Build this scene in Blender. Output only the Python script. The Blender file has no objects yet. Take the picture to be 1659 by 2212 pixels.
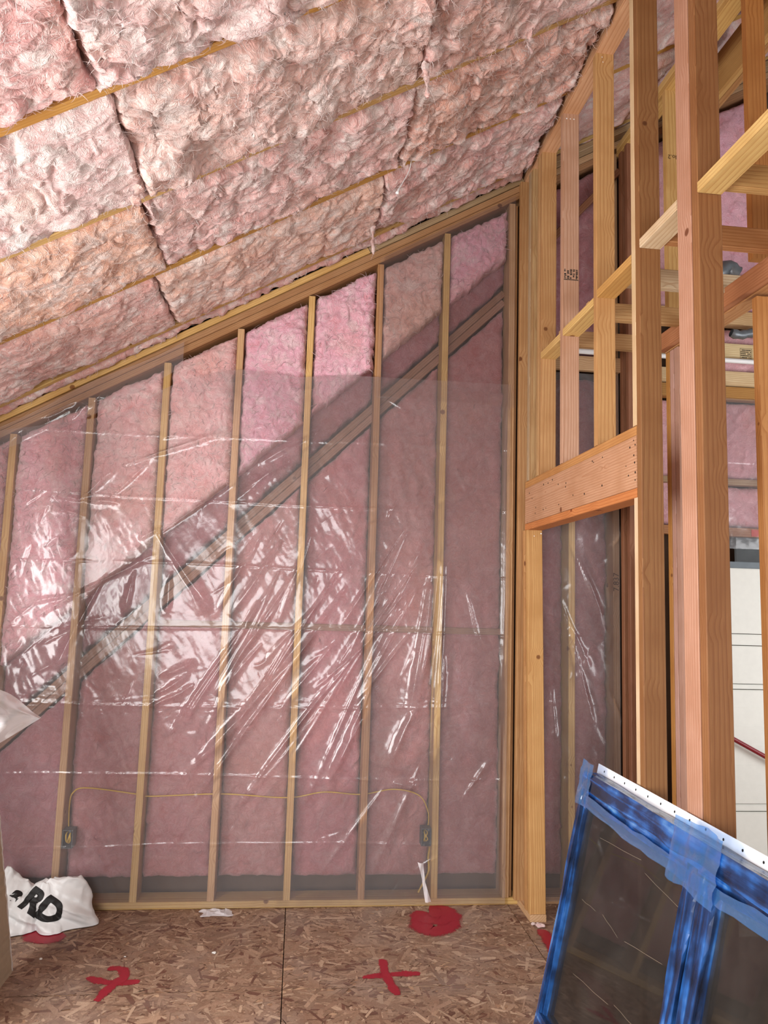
import bpy, bmesh, math, random
import numpy as np
from mathutils import Vector, Matrix, Euler
from mathutils.bvhtree import BVHTree

SC = bpy.context.scene
COL = SC.collection
random.seed(4); RNG = np.random.default_rng(4)

# ------------------------------------------------------------------ camera
YAW, PITCH, ROLL = 0.1087225, 0.1174329, 0.0303445
FPX, IW, IH = 1619.05, 1659, 2212
EYE = np.array([0.0, -4.31698, 1.67158])
def cam_basis():
    f = np.array([math.sin(YAW)*math.cos(PITCH), math.cos(YAW)*math.cos(PITCH), math.sin(PITCH)])
    r = np.array([math.cos(YAW), -math.sin(YAW), 0.0]); u = np.cross(r, f)
    c, s = math.cos(ROLL), math.sin(ROLL)
    return r*c+u*s, -r*s+u*c, f
RIGHT, UP, FWD = cam_basis()
def px(x, y, axis, val):
    """photo pixel -> point on the world plane axis = val"""
    v = FWD + RIGHT*(x-IW/2)/FPX - UP*(y-IH/2)/FPX
    return EYE + v*((val-EYE[axis])/v[axis])
cd = bpy.data.cameras.new('camera'); cam = bpy.data.objects.new('camera', cd); COL.objects.link(cam)
m = Matrix.Identity(4)
for i in range(3):
    m[i][0], m[i][1], m[i][2], m[i][3] = RIGHT[i], UP[i], -FWD[i], EYE[i]
cam.matrix_world = m
cd.sensor_fit = 'VERTICAL'; cd.sensor_height = 24; cd.lens = 24*FPX/IH; cd.clip_start = .02
SC.camera = cam

# ------------------------------------------------------------------ light and exposure
W = bpy.data.worlds.new('sky'); SC.world = W; W.use_nodes = True
W.node_tree.nodes['Background'].inputs[0].default_value = (.93, .96, 1, 1)
W.node_tree.nodes['Background'].inputs[1].default_value = .25
def area(name, loc, rot, sx, sy, power, col=(1, .97, .93)):
    l = bpy.data.lights.new(name, 'AREA'); l.shape = 'RECTANGLE'; l.size = sx; l.size_y = sy
    l.energy = power; l.color = col
    o = bpy.data.objects.new(name, l); COL.objects.link(o); o.location = loc; o.rotation_euler = rot
    return o
R90 = math.pi/2
# daylight entering through the window opening of the left wall and the two openings behind the camera
area('daylight_left_window', (-1.86, -2.35, 1.6), (0, -R90, 0), 1.25, 1.7, 78, (1, .99, .98))
area('daylight_left_rear_window', (-1.86, -5.6, 1.55), (0, -R90, 0), 1.3, 1.6, 52, (1, .99, .98))
area('daylight_rear_window', (-.85, -7.02, 1.55), (R90, 0, 0), 2.0, 1.5, 78, (.98, .99, 1))
area('daylight_garage_opening', (4.5, -3.2, 1.4), (R90, 0, math.radians(50)), 1.6, 2.0, 55, (.97, .985, 1))
vs = SC.view_settings
vs.view_transform = 'Standard'; vs.look = 'None'; vs.gamma = 1.0; vs.use_curve_mapping = False
vs.exposure = 0.74
SC.cycles.max_bounces = 6; SC.cycles.transparent_max_bounces = 10; SC.cycles.diffuse_bounces = 3; SC.cycles.glossy_bounces = 2
SC.cycles.use_adaptive_sampling = True; SC.cycles.adaptive_threshold = .05

# ------------------------------------------------------------------ numpy noise
_T = RNG.random((64, 64, 64)).astype(np.float32)*2-1
def vn(p):
    p = np.asarray(p, np.float64); i = np.floor(p).astype(np.int64); f = (p-i); f = f*f*f*(f*(f*6-15)+10)
    i &= 63; j = (i+1) & 63
    x0, y0, z0 = i[..., 0], i[..., 1], i[..., 2]; x1, y1, z1 = j[..., 0], j[..., 1], j[..., 2]
    fx, fy, fz = f[..., 0], f[..., 1], f[..., 2]
    a = _T[x0, y0, z0]*(1-fx)+_T[x1, y0, z0]*fx; b = _T[x0, y1, z0]*(1-fx)+_T[x1, y1, z0]*fx
    c = _T[x0, y0, z1]*(1-fx)+_T[x1, y0, z1]*fx; d = _T[x0, y1, z1]*(1-fx)+_T[x1, y1, z1]*fx
    return (a*(1-fy)+b*fy)*(1-fz)+(c*(1-fy)+d*fy)*fz
def fbm(p, oc=3, g=.5):
    s, a, t = 0, 1., 0.
    for k in range(oc):
        s = s+a*vn(p*(2.03**k)+17.3*k); t += a; a *= g
    return s/t
def billow(p, oc=3, g=.5):
    s, a, t = 0, 1., 0.
    for k in range(oc):
        s = s+a*np.abs(vn(p*(2.1**k)+9.7*k)); t += a; a *= g
    return s/t

# ------------------------------------------------------------------ materials
def mat_new(name):
    m = bpy.data.materials.new(name); m.use_nodes = True; nt = m.node_tree; nt.nodes.clear()
    out = nt.nodes.new('ShaderNodeOutputMaterial')
    return m, nt, out
def N(nt, typ, ins=None, **kw):
    n = nt.nodes.new(typ)
    for k, v in kw.items(): setattr(n, k, v)
    for k, v in (ins or {}).items():
        s = n.inputs[k]
        if isinstance(v, bpy.types.NodeSocket): nt.links.new(v, s)
        else: s.default_value = v
    return n
def ramp(nt, fac, stops):
    n = nt.nodes.new('ShaderNodeValToRGB'); nt.links.new(fac, n.inputs[0]); e = n.color_ramp.elements
    while len(e) > 1: e.remove(e[-1])
    for i, (p, c) in enumerate(stops):
        if i: q = e.new(p)
        else: q = e[0]; q.position = p
        q.color = (c[0], c[1], c[2], 1) if not isinstance(c, (int, float)) else (c, c, c, 1)
    return n
def mixc(nt, fac, a, b, mode='MIX'):
    n = nt.nodes.new('ShaderNodeMix'); n.data_type = 'RGBA'; n.blend_type = mode
    for s, v in ((n.inputs[0], fac), (n.inputs[6], a), (n.inputs[7], b)):
        if isinstance(v, bpy.types.NodeSocket): nt.links.new(v, s)
        else: s.default_value = v if isinstance(v, (int, float)) else (*v[:3], 1)
    return n.outputs[2]
def math_(nt, op, a, b=0., c=0.):
    n = nt.nodes.new('ShaderNodeMath'); n.operation = op
    for s, v in zip(n.inputs, (a, b, c)):
        if isinstance(v, bpy.types.NodeSocket): nt.links.new(v, s)
        else: s.default_value = v
    return n.outputs[0]
def lin(r, g, b):
    f = lambda c: c/12.92 if c <= .04045 else ((c+.055)/1.055)**2.4
    return (f(r/255), f(g/255), f(b/255), 1)

def make_wood():
    m, nt, out = mat_new('sawn_lumber')
    tc = N(nt, 'ShaderNodeTexCoord').outputs['Object']; oi = N(nt, 'ShaderNodeObjectInfo')
    rnd = oi.outputs['Random']
    off = N(nt, 'ShaderNodeCombineXYZ', {0: math_(nt, 'MULTIPLY', rnd, .17), 1: math_(nt, 'MULTIPLY_ADD', rnd, .23, .02), 2: math_(nt, 'MULTIPLY', rnd, 37.)})
    c = N(nt, 'ShaderNodeVectorMath', {0: tc, 1: off.outputs[0]}, operation='ADD').outputs[0]
    cs = N(nt, 'ShaderNodeVectorMath', {0: c, 1: (1, 1, .085)}, operation='MULTIPLY').outputs[0]
    # knots bend the grain around them
    vor = N(nt, 'ShaderNodeTexVoronoi', {'Vector': c, 'Scale': 5.6, 'Randomness': 1.0}, feature='F1')
    kd = vor.outputs['Distance']
    kbend = N(nt, 'ShaderNodeMapRange', {0: kd, 1: .0, 2: .34, 3: .030, 4: 0.}).outputs[0]
    wn = N(nt, 'ShaderNodeTexNoise', {'Vector': cs, 'Scale': 9., 'Detail': 2.}).outputs[0]
    sx = N(nt, 'ShaderNodeSeparateXYZ', {0: cs})
    xx = math_(nt, 'ADD', sx.outputs[0], math_(nt, 'ADD', kbend, math_(nt, 'MULTIPLY', wn, .055)))
    cc = N(nt, 'ShaderNodeCombineXYZ', {0: xx, 1: sx.outputs[1], 2: sx.outputs[2]}).outputs[0]
    wave = N(nt, 'ShaderNodeTexWave', {'Vector': cc, 'Scale': 27., 'Distortion': 1.1, 'Detail': 2., 'Detail Scale': 1.2}, wave_type='RINGS', rings_direction='Z', wave_profile='SAW').outputs['Fac']
    fine = N(nt, 'ShaderNodeTexNoise', {'Vector': N(nt, 'ShaderNodeVectorMath', {0: c, 1: (1, 1, .03)}, operation='MULTIPLY').outputs[0], 'Scale': 420., 'Detail': 1.}).outputs[0]
    blot = N(nt, 'ShaderNodeTexNoise', {'Vector': c, 'Scale': 5., 'Detail': 2.}).outputs[0]
    base = oi.outputs['Color']
    late = mixc(nt, 1., base, (.62, .43, .30), 'MULTIPLY')
    g = ramp(nt, wave, [(0, 0), (.5, .08), (.85, .62), (.97, .85), (1, .1)]).outputs[0]
    col = mixc(nt, math_(nt, 'MULTIPLY', g, .8), base, late)
    col = mixc(nt, ramp(nt, fine, [(.3, .30), (.6, 0)]).outputs[0], col, mixc(nt, 1., base, (.60, .48, .38), 'MULTIPLY'))
    col = mixc(nt, ramp(nt, blot, [(.42, 0), (.72, .6)]).outputs[0], col, mixc(nt, 1., base, (.70, .58, .46), 'MULTIPLY'))
    kf = ramp(nt, kd, [(0, 1), (.05, .95), (.075, .8), (.092, 0)]).outputs[0]
    col = mixc(nt, kf, col, mixc(nt, 1., base, (.30, .17, .10), 'MULTIPLY'))
    b = N(nt, 'ShaderNodeBump', {'Strength': .35, 'Distance': .002, 'Height': math_(nt, 'ADD', fine, math_(nt, 'MULTIPLY', g, -.4))})
    p = N(nt, 'ShaderNodeBsdfPrincipled', {'Base Color': col, 'Roughness': .62, 'Normal': b.outputs[0]})
    p.inputs['Specular IOR Level'].default_value = .3
    nt.links.new(p.outputs[0], out.inputs[0]); return m
WOOD = make_wood()

def make_wool(name, wh):
    m, nt, out = mat_new(name)
    tc = N(nt, 'ShaderNodeTexCoord').outputs['Object']; oi = N(nt, 'ShaderNodeObjectInfo')
    off = N(nt, 'ShaderNodeVectorMath', {0: tc, 1: N(nt, 'ShaderNodeCombineXYZ', {0: math_(nt, 'MULTIPLY', oi.outputs['Random'], 91.)}).outputs[0]}, operation='ADD').outputs[0]
    warp = N(nt, 'ShaderNodeTexNoise', {'Vector': off, 'Scale': 13., 'Detail': 1.}).outputs['Color']
    wv = N(nt, 'ShaderNodeVectorMath', {0: N(nt, 'ShaderNodeVectorMath', {0: warp, 1: (.5, .5, .5)}, operation='SUBTRACT').outputs[0], 3: .16}, operation='SCALE').outputs[0]
    wc = N(nt, 'ShaderNodeVectorMath', {0: off, 1: wv}, operation='ADD').outputs[0]
    n1 = N(nt, 'ShaderNodeTexNoise', {'Vector': wc, 'Scale': 11., 'Detail': 3., 'Roughness': .6}).outputs[0]
    n2 = N(nt, 'ShaderNodeTexNoise', {'Vector': off, 'Scale': 3.1, 'Detail': 1.}).outputs[0]
    n3 = N(nt, 'ShaderNodeTexNoise', {'Vector': wc, 'Scale': 55., 'Detail': 2., 'Roughness': .7, 'Distortion': 1.6}).outputs[0]
    n4 = N(nt, 'ShaderNodeTexNoise', {'Vector': wc, 'Scale': 24., 'Detail': 2., 'Roughness': .6, 'Distortion': 2.2}, noise_type='RIDGED_MULTIFRACTAL', normalize=False).outputs[0]
    base = oi.outputs['Color']
    col = mixc(nt, ramp(nt, n1, [(.47, 0), (.66, wh)]).outputs[0], base, (.86, .78, .74))
    col = mixc(nt, ramp(nt, n1, [(.28, .65), (.44, 0)]).outputs[0], col, mixc(nt, 1., base, (.84, .60, .58), 'MULTIPLY'))
    col = mixc(nt, ramp(nt, n2, [(.50, 0), (.68, .45)]).outputs[0], col, mixc(nt, 1., base, (.95, .84, .70), 'MULTIPLY'))
    col = mixc(nt, ramp(nt, n3, [(.36, .28), (.52, 0)]).outputs[0], col, mixc(nt, 1., col, (.72, .55, .53), 'MULTIPLY'))
    col = mixc(nt, ramp(nt, n3, [(.54, 0), (.68, wh*.6)]).outputs[0], col, (.90, .84, .81))
    col = mixc(nt, N(nt, 'ShaderNodeMapRange', {0: n4, 1: 1.25, 2: 2.1, 3: 0., 4: .15+wh*.5}).outputs[0], col, (.93, .87, .84))
    b = N(nt, 'ShaderNodeBump', {'Strength': .8, 'Distance': .008, 'Height': math_(nt, 'MULTIPLY_ADD', n4, .35, n3)})
    p = N(nt, 'ShaderNodeBsdfPrincipled', {'Base Color': col, 'Roughness': 1., 'Normal': b.outputs[0]})
    p.inputs['Specular IOR Level'].default_value = .05
    p.inputs['Sheen Weight'].default_value = .25
    tr = N(nt, 'ShaderNodeBsdfTranslucent', {'Color': col})
    mx = N(nt, 'ShaderNodeMixShader', {0: .14, 1: p.outputs[0], 2: tr.outputs[0]})
    nt.links.new(mx.outputs[0], out.inputs[0]); return m
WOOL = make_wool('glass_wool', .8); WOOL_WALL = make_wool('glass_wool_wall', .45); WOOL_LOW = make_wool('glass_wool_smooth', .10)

def make_film(name, haze=.10, rough=.10, tint=(1, 1, 1), refl=1.6):
    m, nt, out = mat_new(name)
    tr = N(nt, 'ShaderNodeBsdfTransparent', {0: (*tint, 1)})
    df = N(nt, 'ShaderNodeBsdfDiffuse', {0: (.90, .85, .87, 1)})
    a = N(nt, 'ShaderNodeMixShader', {0: haze, 1: tr.outputs[0], 2: df.outputs[0]})
    nz = N(nt, 'ShaderNodeTexNoise', {'Vector': N(nt, 'ShaderNodeTexCoord').outputs['Object'], 'Scale': 38., 'Detail': 1.})
    bp = N(nt, 'ShaderNodeBump', {'Strength': .12, 'Distance': .004, 'Height': nz.outputs[0]})
    gl = N(nt, 'ShaderNodeBsdfGlossy', {'Color': (1, 1, 1, 1), 'Roughness': rough, 'Normal': bp.outputs[0]})
    fr = N(nt, 'ShaderNodeFresnel', {'IOR': 1.46})
    mx = N(nt, 'ShaderNodeMixShader', {0: math_(nt, 'MULTIPLY', fr.outputs[0], refl), 1: a.outputs[0], 2: gl.outputs[0]})
    nt.links.new(mx.outputs[0], out.inputs[0]); return m
FILM = make_film('clear_poly_film', .085, .15, (1, .99, .995), 1.1)
FILM_THIN = make_film('thin_poly_film', .035, .15, (1, .99, .995), .9)
FILM_HAZY = make_film('cloudy_poly_film', .62, .40, (1, 1, 1), .35)

def simple(name, rgb, rough=.6, noise=0., nscale=20., metal=0., bump=0., spec=.4):
    m, nt, out = mat_new(name)
    tc = N(nt, 'ShaderNodeTexCoord').outputs['Object']
    nz = N(nt, 'ShaderNodeTexNoise', {'Vector': tc, 'Scale': nscale, 'Detail': 4.}).outputs[0]
    c = lin(*rgb)
    col = mixc(nt, ramp(nt, nz, [(.35, noise), (.65, 0)]).outputs[0], c, tuple(x*.45 for x in c[:3]))
    p = N(nt, 'ShaderNodeBsdfPrincipled', {'Base Color': col, 'Roughness': rough, 'Metallic': metal})
    p.inputs['Specular IOR Level'].default_value = spec
    if bump:
        b = N(nt, 'ShaderNodeBump', {'Strength': bump, 'Distance': .004, 'Height': nz}); nt.links.new(b.outputs[0], p.inputs['Normal'])
    nt.links.new(p.outputs[0], out.inputs[0]); return m
def make_osb():
    m, nt, out = mat_new('strand_board')
    at = N(nt, 'ShaderNodeAttribute', attribute_name='strand')
    tc = N(nt, 'ShaderNodeTexCoord').outputs['Object']
    nz = N(nt, 'ShaderNodeTexNoise', {'Vector': tc, 'Scale': 160., 'Detail': 3.}).outputs[0]
    n2 = N(nt, 'ShaderNodeTexNoise', {'Vector': tc, 'Scale': 3., 'Detail': 3.}).outputs[0]
    col = mixc(nt, ramp(nt, nz, [(.35, .45), (.6, 0)]).outputs[0], at.outputs['Color'], mixc(nt, 1., at.outputs['Color'], (.62, .55, .5), 'MULTIPLY'))
    col = mixc(nt, ramp(nt, n2, [(.45, 0), (.7, .3)]).outputs[0], col, (.36, .29, .25))
    p = N(nt, 'ShaderNodeBsdfPrincipled', {'Base Color': col, 'Roughness': .6}); p.inputs['Specular IOR Level'].default_value = .3
    nt.links.new(p.outputs[0], out.inputs[0]); return m
OSB = make_osb()
def make_osb_far():
    m, nt, out = mat_new('strand_board_plain')
    tc = N(nt, 'ShaderNodeTexCoord').outputs['Object']
    w = N(nt, 'ShaderNodeTexNoise', {'Vector': tc, 'Scale': 7.}).outputs['Color']
    wc = mixc(nt, .08, tc, w)
    v = N(nt, 'ShaderNodeTexVoronoi', {'Vector': N(nt, 'ShaderNodeVectorMath', {0: wc, 1: (1, 2.6, 1)}, operation='MULTIPLY').outputs[0], 'Scale': 17.})
    col = ramp(nt, N(nt, 'ShaderNodeSeparateColor', {0: v.outputs['Color']}).outputs[0], [(0, lin(96, 68, 52)), (.35, lin(140, 106, 82)), (.7, lin(166, 130, 102)), (1, lin(190, 156, 126))]).outputs[0]
    p = N(nt, 'ShaderNodeBsdfPrincipled', {'Base Color': col, 'Roughness': .65}); nt.links.new(p.outputs[0], out.inputs[0]); return m
OSB_FAR = make_osb_far()
def make_paint():
    m, nt, out = mat_new('red_spray_paint')
    at = N(nt, 'ShaderNodeAttribute', attribute_name='edge').outputs['Fac']
    nz = N(nt, 'ShaderNodeTexNoise', {'Vector': N(nt, 'ShaderNodeTexCoord').outputs['Object'], 'Scale': 150., 'Detail': 8., 'Roughness': .8}).outputs[0]
    al = math_(nt, 'GREATER_THAN', math_(nt, 'MULTIPLY_ADD', nz, 2.2, -.55), math_(nt, 'POWER', at, 1.4))
    p = N(nt, 'ShaderNodeBsdfPrincipled', {'Base Color': mixc(nt, nz, lin(118, 14, 32), lin(176, 30, 50)), 'Roughness': .5, 'Alpha': al})
    nt.links.new(p.outputs[0], out.inputs[0]); return m
PAINT = make_paint()
def make_bluefilm():
    m, nt, out = mat_new('blue_protective_film')
    tc = N(nt, 'ShaderNodeTexCoord').outputs['Object']
    s = N(nt, 'ShaderNodeVectorMath', {0: tc, 1: (34, 34, 2.2)}, operation='MULTIPLY').outputs[0]
    n1 = N(nt, 'ShaderNodeTexNoise', {'Vector': s, 'Scale': 1., 'Detail': 4., 'Distortion': .6}).outputs[0]
    n2 = N(nt, 'ShaderNodeTexNoise', {'Vector': tc, 'Scale': 9., 'Detail': 3.}).outputs[0]
    col = ramp(nt, math_(nt, 'MULTIPLY_ADD', n2, .5, math_(nt, 'MULTIPLY', n1, .62)), [(.40, lin(12, 22, 40)), (.53, lin(26, 50, 90)), (.64, lin(40, 92, 160)), (.78, lin(120, 165, 208))]).outputs[0]
    b = N(nt, 'ShaderNodeBump', {'Strength': .55, 'Distance': .006, 'Height': n1})
    p = N(nt, 'ShaderNodeBsdfPrincipled', {'Base Color': col, 'Roughness': .22, 'Normal': b.outputs[0]})
    nt.links.new(p.outputs[0], out.inputs[0]); return m
BLUE = make_bluefilm()
def make_glass():
    m, nt, out = mat_new('dusty_tinted_glass')
    tr = N(nt, 'ShaderNodeBsdfTransparent', {0: (.60, .56, .52, 1)})
    nz = N(nt, 'ShaderNodeTexNoise', {'Vector': N(nt, 'ShaderNodeTexCoord').outputs['Object'], 'Scale': 6., 'Detail': 5.}).outputs[0]
    df = N(nt, 'ShaderNodeBsdfDiffuse', {0: (.42, .38, .34, 1)})
    a = N(nt, 'ShaderNodeMixShader', {0: math_(nt, 'MULTIPLY', nz, .10), 1: tr.outputs[0], 2: df.outputs[0]})
    gl = N(nt, 'ShaderNodeBsdfGlossy', {'Roughness': .03})
    mx = N(nt, 'ShaderNodeMixShader', {0: math_(nt, 'MULTIPLY', N(nt, 'ShaderNodeFresnel', {'IOR': 1.45}).outputs[0], .9), 1: a.outputs[0], 2: gl.outputs[0]})
    nt.links.new(mx.outputs[0], out.inputs[0]); return m
GLASS = make_glass()
BLACK = simple('black_ink', (24, 22, 22), .6)
DARKINK = simple('faded_ink', (74, 46, 26), .8)
HOLE = simple('dark_hole', (20, 14, 10), .9)
WHITE_VINYL = simple('white_vinyl', (240, 242, 244), .35, .04, 6)
WHITE_BAG = simple('white_bag_plastic', (226, 226, 226), .36, .08, 14, bump=.5)
PVC = simple('white_pvc', (236, 236, 236), .35)
GYPFACE = simple('gypsum_paper', (176, 158, 134), .85, .12, 30)
GYPCORE = simple('gypsum_core', (226, 222, 216), .95, .25, 90, bump=.5)
YELLOW = simple('yellow_cable_jacket', (205, 168, 62), .45)
STEEL = simple('grey_steel', (86, 92, 96), .45, .2, 30, metal=.4)
BOXIN = simple('box_interior', (44, 50, 54), .6)
GREYBOARD = simple('grey_board', (100, 104, 106), .8, .25, 12)
REDROD = simple('red_painted_metal', (130, 24, 34), .4)
PANELW = simple('white_ribbed_steel', (226, 226, 218), .45, .06, 30, bump=.05)
PLASTER = simple('off_white_wallboard', (205, 196, 184), .9, .08, 5)
SHEATH = simple('dark_sheathing', (96, 74, 58), .9, .3, 8)  # plain dark brown, mottled at random
DUCT = simple('foil_flex_duct', (120, 124, 128), .4, .3, 30, metal=.5, bump=.5)

# ------------------------------------------------------------------ object helpers
def link(o, parent=None):
    COL.objects.link(o)
    if parent is not None: o.parent = parent
    return o
def tag(o, label=None, cat=None, group=None, kind=None):
    for k, v in (('label', label), ('category', cat), ('group', group), ('kind', kind)):
        if v: o[k] = v
    return o
def empty(name, loc=(0, 0, 0), **t):
    o = bpy.data.objects.new(name, None); o.location = loc; link(o); o.empty_display_size = .1
    return tag(o, **t)
def mesh_np(name, V, F, mat, parent=None, smooth=True, loops=None):
    """V (n,3), F (m,k) constant arity"""
    me = bpy.data.meshes.new(name); V = np.asarray(V, np.float32); F = np.asarray(F, np.int32)
    k = F.shape[1]
    me.vertices.add(len(V)); me.vertices.foreach_set('co', V.ravel())
    me.loops.add(F.size); me.loops.foreach_set('vertex_index', F.ravel())
    me.polygons.add(len(F)); me.polygons.foreach_set('loop_start', np.arange(0, F.size, k, dtype=np.int32))
    me.polygons.foreach_set('loop_total', np.full(len(F), k, np.int32))
    me.polygons.foreach_set('use_smooth', np.full(len(F), smooth))
    me.update(calc_edges=True); me.validate()
    me.materials.append(mat)
    o = bpy.data.objects.new(name, me); return link(o, parent)
def bm_obj(name, bm, mat, parent=None, smooth=False):
    me = bpy.data.meshes.new(name); bmesh.ops.recalc_face_normals(bm, faces=bm.faces[:]); bm.to_mesh(me); bm.free()
    if smooth:
        for p in me.polygons: p.use_smooth = True
    me.materials.append(mat); o = bpy.data.objects.new(name, me); return link(o, parent)
def rel(o, parent):
    """keep world placement under a parent that has its own location"""
    o.parent = parent; o.matrix_parent_inverse = Matrix.Translation(parent.location).inverted(); return o

# timber palette (base tints, given to each board as its object colour)
TAN = lin(196, 162, 124); YEL = lin(212, 178, 116); PINKW = lin(190, 150, 122); BROWN = lin(172, 132, 94)
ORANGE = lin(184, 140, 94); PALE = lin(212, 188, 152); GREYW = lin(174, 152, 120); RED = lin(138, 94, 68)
def vary(c, a=.06):
    k = 1+random.uniform(-a, a); return (min(1, c[0]*k*(1+random.uniform(-.03, .03))), c[1]*k, c[2]*k*(1+random.uniform(-.06, .06)), 1)
def board(name, p0, p1, w, t, wdir, parent, col=TAN, ch=.0025, bow=.0, mat=None, label=None):
    """timber from p0 to p1 (centre line), w wide along wdir, t thick across; grain runs along local z"""
    p0, p1 = Vector(p0), Vector(p1); z = (p1-p0); L = z.length; z.normalize()
    x = Vector(wdir); x = (x-z*x.dot(z)).normalized(); y = z.cross(x)
    hw, ht = w/2, t/2; c = min(ch, ht*.4)
    sec = [(-hw+c, -ht), (hw-c, -ht), (hw, -ht+c), (hw, ht-c), (hw-c, ht), (-hw+c, ht), (-hw, ht-c), (-hw, -ht+c)]
    n = 1 if L < .6 else 6
    ph = random.random()*6; V = []
    for i in range(n+1):
        s = i/n; zz = (s-.5)*L
        bx = bow*math.sin(math.pi*s)*math.cos(ph); by = bow*math.sin(math.pi*s)*math.sin(ph)
        V += [(a+bx, b+by, zz) for a, b in sec]
    F = []
    for i in range(n):
        for k in range(8):
            a, b = i*8+k, i*8+(k+1) % 8; F.append((a, b, b+8, a+8))
    F += [tuple(range(7, -1, -1)), tuple(n*8+k for k in range(8))]
    me = bpy.data.meshes.new(name); me.from_pydata(V, [], F); me.materials.append(mat or WOOD)
    o = bpy.data.objects.new(name, me); COL.objects.link(o)
    M = Matrix((x, y, z)).transposed().to_4x4(); M.translation = (p0+p1)/2
    o.matrix_world = M; o.color = vary(col)
    if parent is not None: rel(o, parent)
    if label: o['label'] = label
    return o
def box(name, x0, x1, y0, y1, z0, z1, parent, col=TAN, axis='z', **k):
    cx, cy, cz = (x0+x1)/2, (y0+y1)/2, (z0+z1)/2
    if axis == 'z': return board(name, (cx, cy, z0), (cx, cy, z1), x1-x0, y1-y0, (1, 0, 0), parent, col, **k)
    if axis == 'y': return board(name, (cx, y0, cz), (cx, y1, cz), x1-x0, z1-z0, (1, 0, 0), parent, col, **k)
    return board(name, (x0, cy, cz), (x1, cy, cz), y1-y0, z1-z0, (0, 1, 0), parent, col, **k)
def bbox_bm(bm, x0, x1, y0, y1, z0, z1):
    r = bmesh.ops.create_cube(bm, size=1); M = Matrix.Translation(((x0+x1)/2, (y0+y1)/2, (z0+z1)/2)) @ Matrix.Diagonal((x1-x0, y1-y0, z1-z0, 1))
    bmesh.ops.transform(bm, matrix=M, verts=r['verts']); return r['verts']
def slab(name, x0, x1, y0, y1, z0, z1, mat, parent=None, bev=0):
    bm = bmesh.new(); bbox_bm(bm, x0, x1, y0, y1, z0, z1)
    if bev: bmesh.ops.bevel(bm, geom=bm.edges[:], offset=bev, segments=2, affect='EDGES')
    o = bm_obj(name, bm, mat)
    if parent is not None: rel(o, parent)
    return o
def tube_np(pts, r, k=8, close=True):
    P = np.asarray(pts, float); n = len(P); T = np.gradient(P, axis=0); T /= np.linalg.norm(T, axis=1)[:, None]+1e-12
    up = np.array([0, 0, 1.]) if abs(T[0, 2]) < .9 else np.array([1., 0, 0]); V = []
    rr = np.broadcast_to(r, (n,))
    for i in range(n):
        a = np.cross(T[i], up); a /= np.linalg.norm(a)+1e-12; b = np.cross(T[i], a); up = np.cross(a, T[i])
        for j in range(k):
            t = 2*math.pi*j/k; V.append(P[i]+rr[i]*(math.cos(t)*a+math.sin(t)*b))
    F = [(i*k+j, i*k+(j+1) % k, (i+1)*k+(j+1) % k, (i+1)*k+j) for i in range(n-1) for j in range(k)]
    return np.array(V), np.array(F)
def spline(pts, n=12):
    P = [np.array(p, float) for p in pts]; P = [2*P[0]-P[1]]+P+[2*P[-1]-P[-2]]; out = []
    for i in range(1, len(P)-2):
        for s in np.linspace(0, 1, n, endpoint=False):
            a, b, c, d = P[i-1:i+3]
            out.append(.5*((2*b)+(c-a)*s+(2*a-5*b+4*c-d)*s*s+(3*b-a-3*c+d)*s**3))
    out.append(P[-2]); return np.array(out)
def tube(name, pts, r, mat, parent=None, k=8, n=10):
    V, F = tube_np(spline(pts, n), r, k); o = mesh_np(name, V, F, mat)
    if parent is not None: rel(o, parent)
    return o

# ------------------------------------------------------------------ the place: measures
SP = .4064; X0 = -1.64226; SW = .038          # stud spacing, left edge of the first stud, stud thickness
ZR, SL = 2.5346, .5708                        # underside of the sloping plate on the back wall
def zr(x): return ZR+SL*(x-X0)
CS = 1/math.sqrt(1+SL*SL); SLOPE = Vector((CS, 0, SL*CS)); RNORM = Vector((SL*CS, 0, -CS))   # RNORM points down into the room
OFFR = .135                                   # rafter undersides above the plate underside
XR0, XR1 = 1.29, 1.379                        # right wall
XH0, XH1 = 1.90, 1.989                        # wall beyond the hall
def zdiag(x): return 1.267+.9135*(x+1.587)     # lower edge of the flush batts
def zdp(x): return .923+.979*(x+1.522)         # centre of the diagonal plates

SUB = []                                      # (sub-part, its part), parented at the end
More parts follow.
